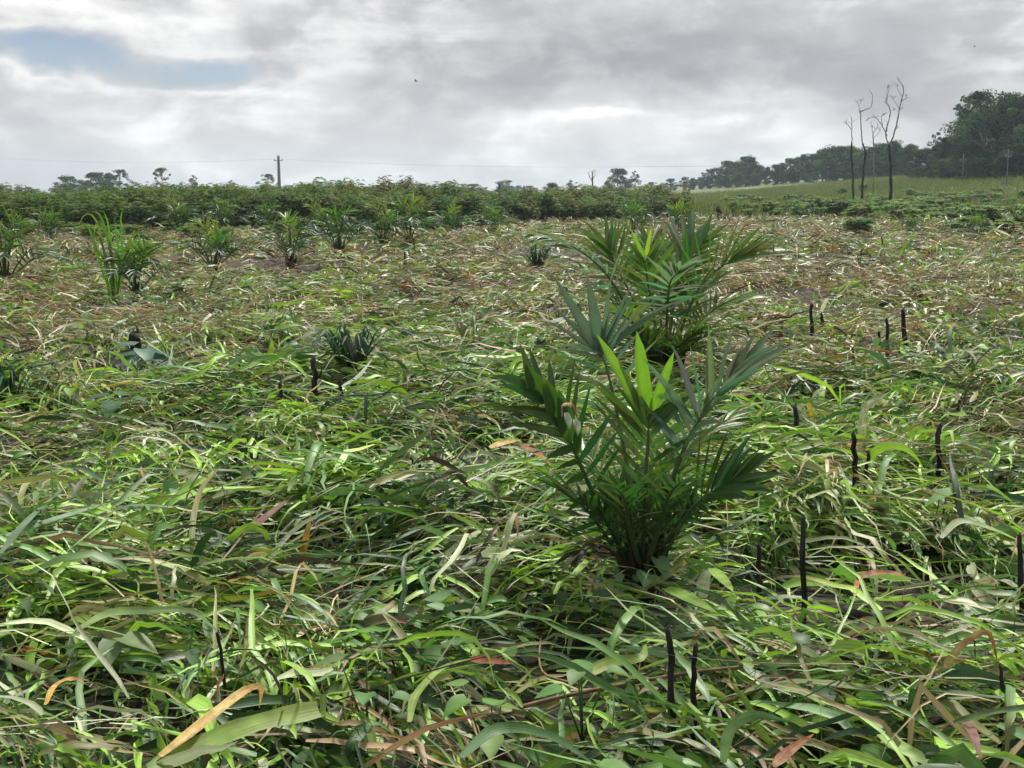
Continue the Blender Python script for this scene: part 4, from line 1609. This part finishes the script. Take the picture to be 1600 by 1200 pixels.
lying('dry_stem', [(800, 1108), (890, 1086), (1060, 1054), (1160, 1042), (1255, 1034)], 8, 'long brown dry stem lying across the grass below the palm', M_STEM)
lying('dry_stem', [(1130, 1098), (1220, 1062), (1290, 1028), (1350, 1004)], 7, 'brown dry stem slanting up to the right at lower right', M_STEM)
lying('dry_stem', [(905, 1070), (848, 1050), (845, 1000), (855, 985)], 5, 'short brown twig angled up from the long dry stem', M_STEM, 0.2)
lying('dry_stem', [(640, 600), (690, 606), (760, 614), (800, 618)], 5, 'thin brown twig lying left of the palms', M_STEM, 0.14)
lying('charred_branch', [(1318, 955), (1345, 964), (1372, 966), (1404, 962)], 20, 'black charred branch lying in the grass at right', M_CHAR, 0.10, 0.7, 'branch')
lying('pale_branch', [(1178, 345), (1215, 344), (1236, 344), (1250, 336)], 4, 'pale fallen branch at the far right field edge', M_DEAD, 0.2, 0.6, 'branch')

# ------------------------------------------------------------------ single leaves that stand out


def leaf(name, pts_px, wpx, c, label, c2=None, h=0.2, blunt=False, flat=True, Y=None, nrm=None, ragged=0.05):
    """one fallen leaf through these pixels; flat ones rest on the mat, others stand at one depth"""
    if flat:
        P_ = [mat_at(px, py, h + 0.04 + (pp[2] if len(pp) > 2 else 0)) for pp in pts_px for px, py in [pp[:2]]]
    else:
        b0 = mat_at(pts_px[0][0], pts_px[0][1], h)
        P_ = [on(pp[0], pp[1], b0.y + (pp[2] if len(pp) > 2 else 0)) for pp in pts_px]
    o0 = P_[0].copy()
    me = strip_mesh([p + Vector((0, 0, random.uniform(-0.006, 0.006))) - o0 for p in P_], wpx * o0.y / FPX, c, c2, 12, 0.25, nrm or ((0, -0.6, 0.8) if flat else (0, -1, 0.15)), blunt, ragged)
    if name == 'dead_leaf':
        me.materials[0] = M_DRYLEAF
    o = obj(name, me)
    o.location = o0
    tag(o, label, 'leaf')


random.seed(43)
YEL, RUST, MAR, STR = (0.50, 0.35, 0.13), (0.24, 0.095, 0.048), (0.15, 0.075, 0.06), (0.36, 0.30, 0.16)
BRG, PAL_, BLU = (0.17, 0.27, 0.05), (0.36, 0.40, 0.27), (0.14, 0.21, 0.12)
leaf('dead_leaf', [(250, 1178), (300, 1145), (345, 1105), (385, 1078), (408, 1076, 0.01), (405, 1108, -0.06)], 20, YEL, 'bent yellow dead leaf at the lower left', (0.55, 0.36, 0.14), 0.24)
leaf('grass_leaf', [(232, 1200), (310, 1165), (400, 1135), (498, 1108)], 36, BRG, 'broad light green cut leaf with frayed end at the lower left', (0.24, 0.31, 0.08), 0.22, True, True, None, None, 0.12)
leaf('dead_leaf', [(468, 892), (476, 850), (487, 800)], 13, (0.34, 0.12, 0.04), 'upright leaf half green half rust at left', (0.30, 0.26, 0.07), 0.12, False, False)
leaf('dead_leaf', [(392, 830), (425, 800), (460, 772)], 15, MAR, 'maroon leaf slanting in the grass at left', MAR, 0.22)
leaf('dead_leaf', [(735, 1030), (770, 1034), (803, 1040)], 14, (0.27, 0.085, 0.045), 'short red leaf lying below centre', RUST, 0.22)
leaf('dead_leaf', [(1458, 1078), (1485, 1030), (1515, 996), (1545, 992), (1560, 1040)], 13, STR, 'arched tan leaf with rusty tip at the lower right', RUST, 0.14, False, False)
leaf('dead_leaf', [(1344, 722), (1347, 670), (1352, 634), (1375, 624), (1388, 634)], 13, (0.40, 0.38, 0.20), 'upright pale leaf bent over at the top, right of the palm', PAL_, 0.10, False, False)
leaf('dead_leaf', [(1375, 627), (1392, 645), (1412, 668), (1436, 678)], 12, (0.42, 0.32, 0.08), 'yellow green leaf hanging off the bent pale leaf at right', (0.22, 0.27, 0.07), 0.25, False, False)
leaf('grass_leaf', [(1360, 640), (1400, 660), (1430, 685), (1445, 705)], 5, PAL_, 'thin white stalk slanting down right of the bent pale leaf', PAL_, 0.2, False, False)
leaf('dead_leaf', [(1256, 695), (1252, 660), (1248, 634), (1262, 632)], 12, (0.34, 0.33, 0.2), 'drooping pale leaf at the foot of a black stake, right of the palm', PAL_, 0.1, False, False)
leaf('dead_leaf', [(1262, 630), (1266, 645), (1268, 662)], 11, (0.55, 0.42, 0.08), 'small yellow hanging leaf tip beside the drooping pale leaf', (0.45, 0.36, 0.05), 0.28, False, False)
leaf('dead_leaf', [(1272, 640), (1274, 615), (1288, 606)], 8, PAL_, 'thin white upcurved leaf above the drooping yellow tip', PAL_, 0.2, False, False)
leaf('dead_leaf', [(1325, 696), (1370, 688), (1432, 684)], 10, (0.33, 0.11, 0.05), 'rust red leaf lying level below the bent pale leaf', RUST, 0.18)
leaf('grass_leaf', [(1040, 918), (1075, 938), (1120, 956)], 26, BRG, 'broad bright green leaf at the right foot of the largest palm', BRG, 0.26)
leaf('grass_leaf', [(1112, 888), (1128, 905), (1146, 928)], 22, (0.19, 0.31, 0.05), 'short bright green leaf flap right of the palm foot', BRG, 0.30)
leaf('grass_leaf', [(1098, 935), (1100, 905), (1112, 888)], 22, PAL_, 'whitish folded leaf joined to the bright flap by the palm foot', PAL_, 0.2, False, False)
leaf('grass_leaf', [(300, 862), (302, 815), (315, 765), (346, 730)], 10, PAL_, 'slender whitish leaf arching up at left', STR, 0.14, False, False)
leaf('dead_leaf', [(1505, 1120), (1520, 1150), (1532, 1185)], 18, MAR, 'dull maroon leaf at the lower right', (0.2, 0.1, 0.09), 0.24)
leaf('dead_leaf', [(1208, 1200), (1235, 1172), (1272, 1148)], 18, (0.22, 0.13, 0.08), 'brown leaf slanting at the bottom right of the palm', RUST, 0.24)
leaf('dead_leaf', [(72, 1100), (85, 1072), (110, 1058), (140, 1066)], 12, (0.5, 0.33, 0.08), 'curled orange yellow leaf near the left bottom corner', (0.3, 0.16, 0.08), 0.24)
leaf('grass_leaf', [(2, 862), (45, 815), (105, 755)], 16, BLU, 'long blue green leaf slanting at the left picture edge', BLU, 0.26)
leaf('grass_leaf', [(10, 838), (90, 812), (175, 785)], 13, BLU, 'second long blue green leaf fanning from the left picture edge', BLU, 0.22)
leaf('grass_leaf', [(120, 985), (170, 960), (230, 955), (300, 958), (345, 990)], 16, BRG, 'arched bright leaf across the lower left grass', BLU, 0.22)
leaf('grass_leaf', [(345, 860), (385, 825), (420, 845), (428, 960)], 12, BRG, 'tall light leaf bent like a hoop at left', BRG, 0.16, False, False)
leaf('grass_leaf', [(640, 1130), (650, 1085), (690, 1045), (740, 1030)], 14, (0.2, 0.29, 0.06), 'curved light green leaf left of the short red leaf', BRG, 0.2)
leaf('grass_leaf', [(905, 1060), (950, 1035), (1000, 1028), (1010, 1005)], 22, (0.22, 0.28, 0.05), 'yellow green leaf curling below the palm', BRG, 0.22)
leaf('grass_leaf', [(720, 1180), (780, 1140), (860, 1150), (930, 1195)], 22, (0.06, 0.13, 0.04), 'deep green arched leaf at the bottom centre', (0.06, 0.13, 0.04), 0.26)
leaf('grass_leaf', [(1130, 1190), (1140, 1140), (1180, 1115), (1240, 1130)], 20, (0.16, 0.24, 0.1), 'pale arched leaf with dark far half at the bottom', (0.05, 0.11, 0.04), 0.22, False, False)
leaf('grass_leaf', [(1470, 840), (1500, 815), (1550, 825), (1598, 850)], 12, PAL_, 'whitish arched leaf near the right picture edge', BRG, 0.26)
leaf('grass_leaf', [(1215, 1075), (1250, 1080), (1290, 1100)], 16, BRG, 'short bright leaf above the brown slanting one at lower right', BRG, 0.24)
leaf('dead_leaf', [(1340, 905), (1365, 895), (1400, 898), (1420, 905)], 10, (0.28, 0.17, 0.12), 'pinkish brown leaf right of the tall stake', RUST, 0.24)
leaf('dead_leaf', [(1335, 930), (1341, 905), (1350, 893)], 8, (0.45, 0.15, 0.04), 'small orange leaf base right of the tall stake', RUST, 0.2)
leaf('dead_leaf', [(765, 700), (790, 692), (815, 688)], 12, (0.5, 0.38, 0.14), 'small yellowish dry leaf left of the largest palm', YEL, 0.2)
leaf('dead_leaf', [(815, 695), (840, 710), (862, 728)], 12, (0.28, 0.12, 0.07), 'brown dry leaf against the left side of the largest palm', RUST, 0.2)
leaf('grass_leaf', [(420, 575), (424, 550), (425, 528)], 11, (0.22, 0.3, 0.05), 'single upright bright blade in the left mid field', (0.22, 0.3, 0.05), 0.12, False, False)
leaf('grass_leaf', [(535, 605), (560, 588), (582, 560)], 9, (0.32, 0.37, 0.3), 'silvery stiff blade in front of the dark tussock', (0.32, 0.37, 0.3), 0.2)
leaf('grass_cane', [(1490, 1126), (1545, 1114), (1605, 1104)], 10, (0.07, 0.12, 0.04), 'dark green cane lying at the right picture edge', (0.07, 0.12, 0.04), 0.26, True)

# curled orange dry leaf caught on the palm's left frond
Yc = at(1002, 915, 0.05).y - 0.30
pc = on(878, 655, Yc)
mo = empty('curled_leaf', pc)
tag(mo, 'small curled orange dry leaf with painted white sky glints caught on the largest palm', 'leaf')
ring = [on(a, b_, Yc + d) - pc for a, b_, d in [(877, 650, 0.01), (877, 634, -0.005), (885, 629, -0.02), (896, 632, -0.025), (901, 644, -0.015), (904, 660, 0.0)]]
m_ = strip_mesh(ring, 0.022, (0.46, 0.32, 0.22), (0.30, 0.13, 0.05), 14, 0.7, (0.5, -0.5, 1.0), False, 0.35)
m_.materials[0] = M_DRYLEAF
obj('orange_curl', m_, mo)
for (a, b_, a2, b2, w_) in [(884, 645, 889, 672, 0.016), (898, 655, 903, 682, 0.014)]:
    m_ = strip_mesh([on(a, b_, Yc - 0.01) - pc, on((a + a2) / 2 + 1, (b_ + b2) / 2, Yc - 0.025) - pc, on(a2, b2, Yc - 0.01) - pc], w_ * 1.7, (0.50, 0.52, 0.44), (0.07, 0.12, 0.04), 8, 0.6, (0.3, -1, 0.6), False, 0.2)
    obj('sky_glint_fold', m_, mo)  # leaf folds painted white for the sky they reflect


def broad_weed(px, py, n, size, c, label, h=0.2):
    p = mat_at(px, py, 0.08)
    e = empty('broadleaf_weed', p)
    tag(e, label, 'weed')
    for k in range(n):
        a = 2 * math.pi * k / n + random.uniform(-0.4, 0.4)
        r = random.uniform(0.02, 0.09)
        hh = h * random.uniform(0.6, 1.25)
        mb = MB()
        base = Vector((math.cos(a) * r, math.sin(a) * r, hh))
        mb.tube([(0, 0, 0), base * 0.6, base], [0.004, 0.003, 0.002], c, 4)
        s = size * random.uniform(0.7, 1.15)
        v, f, cc = leaf_shape(s, s * 0.75, 'heart', tuple(x * random.uniform(0.8, 1.2) for x in c), random.uniform(0.1, 0.4), 6)
        m = Matrix.Translation(base) @ Matrix.Rotation(a, 4, 'Z') @ Matrix.Rotation(random.uniform(-0.2, 0.4), 4, 'Y')
        mb.add([m @ Vector(q) for q in v], f, cc)
        mb.build('leaf', M_BLADE, e)


random.seed(47)
broad_weed(222, 596, 6, 0.30, (0.09, 0.16, 0.12), 'broad blue green weed leaf in front of the thick stump at left', 0.24)
broad_weed(190, 655, 5, 0.20, (0.05, 0.11, 0.05), 'dark broad leaved weed at left, below the blue green one', 0.14)
broad_weed(112, 640, 4, 0.12, (0.20, 0.28, 0.06), 'light yellow green round leaved weed at left', 0.16)
broad_weed(270, 610, 5, 0.10, (0.09, 0.17, 0.05), 'small round leaved weed right of the thick stump', 0.14)
broad_weed(1365, 590, 5, 0.15, (0.06, 0.13, 0.05), 'dark green weed below the pair of far stakes', 0.14)
broad_weed(575, 1150, 4, 0.10, (0.09, 0.19, 0.05), 'round leaved weed near the bottom left of centre', 0.2)
broad_weed(765, 1200, 5, 0.09, (0.10, 0.2, 0.04), 'round leaved weed at the bottom edge centre', 0.2)
broad_weed(180, 1065, 4, 0.13, (0.11, 0.18, 0.07), 'pale broad leaved weed above the broad cut leaf at lower left', 0.2)
broad_weed(910, 1160, 4, 0.10, (0.09, 0.18, 0.05), 'round leaved weed beside the deep green arched leaf', 0.2)
broad_weed(1510, 850, 4, 0.12, (0.15, 0.24, 0.06), 'light green weed under the whitish arched leaf at right', 0.2)

# small blue scrap
p = at(66, 888, 0.2)
mb = MB()
gs = 5
V = [((i / (gs - 1) - 0.5) * 0.035 + random.gauss(0, 0.003), (j / (gs - 1) - 0.5) * 0.03 + random.gauss(0, 0.003), random.gauss(0.02, 0.012) + 0.02 * j / gs) for j in range(gs) for i in range(gs)]
mb.add(V, [(j * gs + i, j * gs + i + 1, (j + 1) * gs + i + 1, (j + 1) * gs + i) for j in range(gs - 1) for i in range(gs - 1)], (0.10, 0.15, 0.34))
o = mb.build('blue_scrap', M_BLADE)
o.location = p
tag(o, 'tiny crumpled blue scrap in the grass at left', 'scrap')

# ------------------------------------------------------------------ dead trees


def dead_tree(name, branches, Y, wbase, label, split_py=None, pale=False):
    """branches: pixel polylines with width; first one is the trunk"""
    px0, py0 = branches[0][0][0]
    p = on(px0, py0, Y)
    gz = float(ground(p.x, Y))
    root = empty(name, (p.x, Y, gz))
    tag(root, label, 'dead tree')
    o0 = Vector((p.x, Y, gz))
    s = Y / FPX
    for k, (pl, w0, w1) in enumerate(branches):
        dy = 0 if k == 0 else random.uniform(-0.8, 0.8)
        P_ = [on(a, b_, Y + (dy * i / max(1, len(pl) - 1))) - o0 for i, (a, b_) in enumerate(pl)]
        if k == 0:
            P_[0] = Vector((0, 0, -0.3))
        n = max(6, 4 * len(pl))
        c = catmull(P_, n)
        c = [q + Vector((random.gauss(0, 0.012 * Y / 80), random.gauss(0, 0.02), 0)) if 0 < i < n - 1 else q for i, q in enumerate(c)]
        mb = MB()
        mb.tube(c, [max(0.008, (w0 + (w1 - w0) * i / (n - 1)) * s * (0.36 if k == 0 else 0.29)) for i in range(n)], (0.1, 0.1, 0.1), 6, 0.08)
        if k > 0 or pale:
            for j in range(2 + n // 5):              # fine broken twigs
                i0 = random.randrange(n // 3, n)
                a0 = c[i0]
                dv = Vector((random.gauss(0, 1), random.gauss(0, 0.6), random.uniform(0.2, 1.2))).normalized() * random.uniform(3, 9) * s
                mb.tube([a0, a0 + dv * 0.5 + Vector((0, 0, 0.05)), a0 + dv], [0.55 * s * 0.5, 0.45 * s * 0.5, 0.25 * s * 0.5], (0.1, 0.1, 0.1), 4)
        mb.build('trunk' if k == 0 else 'branch', M_DEADDARK if (k == 0 and not pale) else M_DEAD, root)


random.seed(51)
dead_tree('dead_tree', [
    ([(1391, 326), (1392, 290), (1391, 250), (1389, 226)], 7.5, 4.2),
    ([(1389, 228), (1396, 212), (1402, 190), (1405, 172), (1409, 155), (1412, 140), (1406, 128), (1402, 121)], 4.2, 1.2),
    ([(1389, 228), (1384, 210), (1388, 192), (1391, 176), (1388, 164), (1384, 160), (1387, 148), (1391, 134)], 3.4, 1.0),
    ([(1386, 212), (1378, 196), (1369, 184), (1360, 184), (1352, 190)], 2.6, 1.0),
    ([(1379, 196), (1377, 184), (1381, 176)], 1.8, 0.8), ([(1386, 205), (1386, 190)], 1.5, 0.8),
    ([(1408, 158), (1415, 154), (1416, 148)], 1.6, 0.8), ([(1404, 172), (1410, 170)], 1.4, 0.8),
    ([(1409, 150), (1403, 140), (1402, 132)], 1.6, 0.7), ([(1405, 170), (1398, 158), (1394, 152)], 1.4, 0.7),
    ([(1386, 160), (1386, 142), (1389, 132)], 1.4, 0.7), ([(1397, 208), (1402, 196)], 1.2, 0.6),
    ([(1391, 172), (1399, 172)], 1.2, 0.6)],
    100, 8, 'tallest dead tree with forked bare top and black trunk')
dead_tree('dead_tree', [
    ([(1347, 305), (1349, 270), (1352, 240), (1348, 224)], 5.0, 3.6),
    ([(1348, 226), (1346, 205), (1345, 180), (1343, 174)], 3.2, 2.2),
    ([(1343, 176), (1352, 171), (1360, 168), (1363, 158), (1363, 148), (1360, 143)], 2.4, 0.9),
    ([(1344, 176), (1341, 164), (1340, 156)], 1.3, 0.6), ([(1342, 166), (1346, 156)], 1.0, 0.6)],
    112, 5, 'thin dead tree with a crooked top in the middle of three')
dead_tree('dead_tree', [
    ([(1335, 308), (1332, 270), (1330, 240), (1331, 222)], 4.6, 3.2),
    ([(1331, 224), (1331, 205), (1331, 184)], 2.8, 1.2),
    ([(1330, 202), (1324, 194), (1320, 189)], 1.8, 0.8)],
    110, 5, 'shortest leaning dead tree, leftmost of the three')
dead_tree('dead_tree', [
    ([(1364, 300), (1365, 260), (1365, 225), (1364, 208)], 2.6, 2.0),
    ([(1364, 210), (1362, 198), (1360, 190)], 1.6, 0.7), ([(1364, 208), (1370, 200), (1371, 194)], 1.6, 0.7), ([(1366, 215), (1374, 206), (1376, 200)], 1.3, 0.6)],
    150, 3, 'faint thin dead tree behind the tall forked one', None, True)
dead_tree('snag', [([(926, 300), (926, 280), (925, 267)], 5, 1.5), ([(926, 284), (921, 276), (920, 271)], 2.5, 1), ([(926, 280), (931, 273)], 2.5, 1)], 170, 4, 'short pointed yellowish snag above the shrubs right of centre', None, True)
dead_tree('snag', [([(780, 305), (780, 296), (780, 287)], 5, 3.5)], 180, 4, 'dark post like snag on the horizon near the centre')
dead_tree('snag', [([(819, 305), (819, 298), (819, 290)], 4, 3)], 180, 4, 'second shorter post like snag on the horizon right of the first')

# ------------------------------------------------------------------ power line


def pole(px, top_py, Y, label, wpx=5.0, arm=0.85):
    p = on(px, top_py, Y)
    gz = float(ground(p.x, Y))
    root = empty('power_pole', (p.x, Y, gz))
    tag(root, label, 'pole')
    h = p.z - gz
    r = wpx * Y / FPX * 0.5
    mb = MB()
    mb.tube([(0, 0, -0.5), (0, 0, h * 0.5), (0, 0, h)], [r * 1.15, r, r * 0.8], (0.1, 0.1, 0.1), 8)
    mb.build('post', M_POLE, root)
    mb = MB()
    mb.tube([(-arm, -r, h - 1.0), (arm, -r, h - 1.0)], [0.07, 0.07], (0.1, 0.1, 0.1), 4)
    mb.build('crossarm', M_POLE, root)
    for sx in (-arm * 0.88, arm * 0.88):
        mb = MB()
        mb.tube([(sx, -r, h - 1.0), (sx, -r, h - 0.8), (sx, -r, h - 0.68)], [0.08, 0.10, 0.04], (0.1, 0.1, 0.1), 6)
        mb.build('insulator', M_POLE, root)
    return Vector((p.x, Y, gz + h - 0.66))


t1 = pole(435, 243, 250, 'tall power pole with short crossarm above the shrubs at left')
t2 = pole(1506, 240, 160, 'slim power pole in front of the wood at right', 1.7, 0.35)
t3 = pole(1576, 232, 150, 'thin power pole in front of the wood near the right picture edge', 1.6, 0.35)
t0 = t1 + (t1 - t2).normalized() * 120 + Vector((0, 0, 0.5))
t4 = t3 + Vector((26, -18, 0.8))


def wire(a, b, sag, label, dx):
    mb = MB()
    pts = []
    for i in range(25):
        u = i / 24
        q = a.lerp(b, u) - Vector((0, 0, sag * 4 * u * (1 - u))) + Vector((dx, 0, 0))
        pts.append(q - a)
    mb.tube(pts, [0.006] * 25, (0.05, 0.05, 0.05), 4)
    o = mb.build('power_wire', M_POLE)
    o.location = a
    tag(o, label, 'wire', 'wires of the power line')


for dx in (-0.75, 0.75):
    sd_ = 'near' if dx < 0 else 'far'
    wire(t1, t2, 1.3, 'faint power wire crossing the sky between left and right poles', dx)
    wire(t2, t3, 0.15, 'short power wire before the wood between the two right poles', dx)
    wire(t3, t4, 0.2, 'power wire leaving the picture at the right edge', dx)
    wire(t0, t1, 1.0, 'power wire leaving the picture to the left of the tall pole', dx)

# ------------------------------------------------------------------ birds
M_BIRD = wood_material('dark_plumage', (0.012, 0.012, 0.014), (0.035, 0.03, 0.03), 20, 0.7)


def bird(px, py, Y, span, label, flap, rz):
    o0 = on(px, py, Y)
    e = empty('bird', o0)
    e.rotation_euler = (0.1, 0.15, rz)
    tag(e, label, 'bird')
    s = span
    mb = MB()
    mb.tube([(0, -0.30 * s, 0.01 * s), (0, -0.22 * s, 0.02 * s), (0, -0.10 * s, 0), (0, 0.06 * s, 0), (0, 0.16 * s, 0.02 * s), (0, 0.22 * s, 0.035 * s), (0, 0.27 * s, 0.03 * s), (0, 0.31 * s, 0.02 * s)],
            [0.012 * s, 0.03 * s, 0.06 * s, 0.075 * s, 0.055 * s, 0.045 * s, 0.03 * s, 0.004 * s], (0.02, 0.02, 0.02), 8)
    mb.add([(-0.02 * s, -0.26 * s, 0.012 * s), (0.02 * s, -0.26 * s, 0.012 * s), (0.06 * s, -0.42 * s, 0.01 * s), (0, -0.39 * s, 0.014 * s), (-0.06 * s, -0.42 * s, 0.01 * s)], [(0, 1, 2, 3), (0, 3, 4)], (0.02, 0.02, 0.02))
    mb.build('body', M_BIRD, e)
    for sx in (-1, 1):
        w = MB()
        V = []
        for i, (u, ch, back) in enumerate([(0.05, 0.20, 0), (0.2, 0.22, 0.02), (0.35, 0.17, 0.0), (0.46, 0.09, -0.05), (0.5, 0.02, -0.09)]):
            z = flap * s * u * (1.6 - 1.3 * u)
            V += [(sx * u * s, (0.10 + back) * s, z), (sx * u * s, (0.10 + back - ch) * s, z - 0.01 * s)]
        w.add(V, [(2 * i, 2 * i + 1, 2 * i + 3, 2 * i + 2) for i in range(4)], (0.02, 0.02, 0.02))
        w.build('wing', M_BIRD, e)


bird(650, 127, 70, 0.36, 'small dark bird flying in the clouds left of centre', 0.5, 1.2)
bird(1523, 73, 80, 0.26, 'tiny dark bird flying high at the upper right', 0.7, 0.5)

# ------------------------------------------------------------------ haze


def haze():
    x, y0, y1, z0, z1 = 1850, -60, 1850, -1.6, 46.0
    V = [(a * x, b_, c) for c in (z0, z1) for b_ in (y0, y1) for a in (-1, 1)]
    F = [(0, 2, 3, 1), (4, 5, 7, 6), (0, 1, 5, 4), (2, 6, 7, 3), (0, 4, 6, 2), (1, 3, 7, 5)]
    m = bpy.data.materials.new('morning_haze')
    m.use_nodes = True
    t = m.node_tree
    for n in list(t.nodes):
        t.nodes.remove(n)
    v = N(t, 'ShaderNodeVolumePrincipled')
    v.inputs['Color'].default_value = (0.70, 0.83, 1.0, 1)
    v.inputs['Density'].default_value = 0.0003
    v.inputs['Anisotropy'].default_value = 0.2
    out = N(t, 'ShaderNodeOutputMaterial')
    t.links.new(v.outputs[0], out.inputs['Volume'])
    o = obj('haze', make_mesh('haze', np.array(V), F, None, m, False))
    tag(o, 'thin bluish morning haze over the field and wood', None, None, 'stuff')


haze()
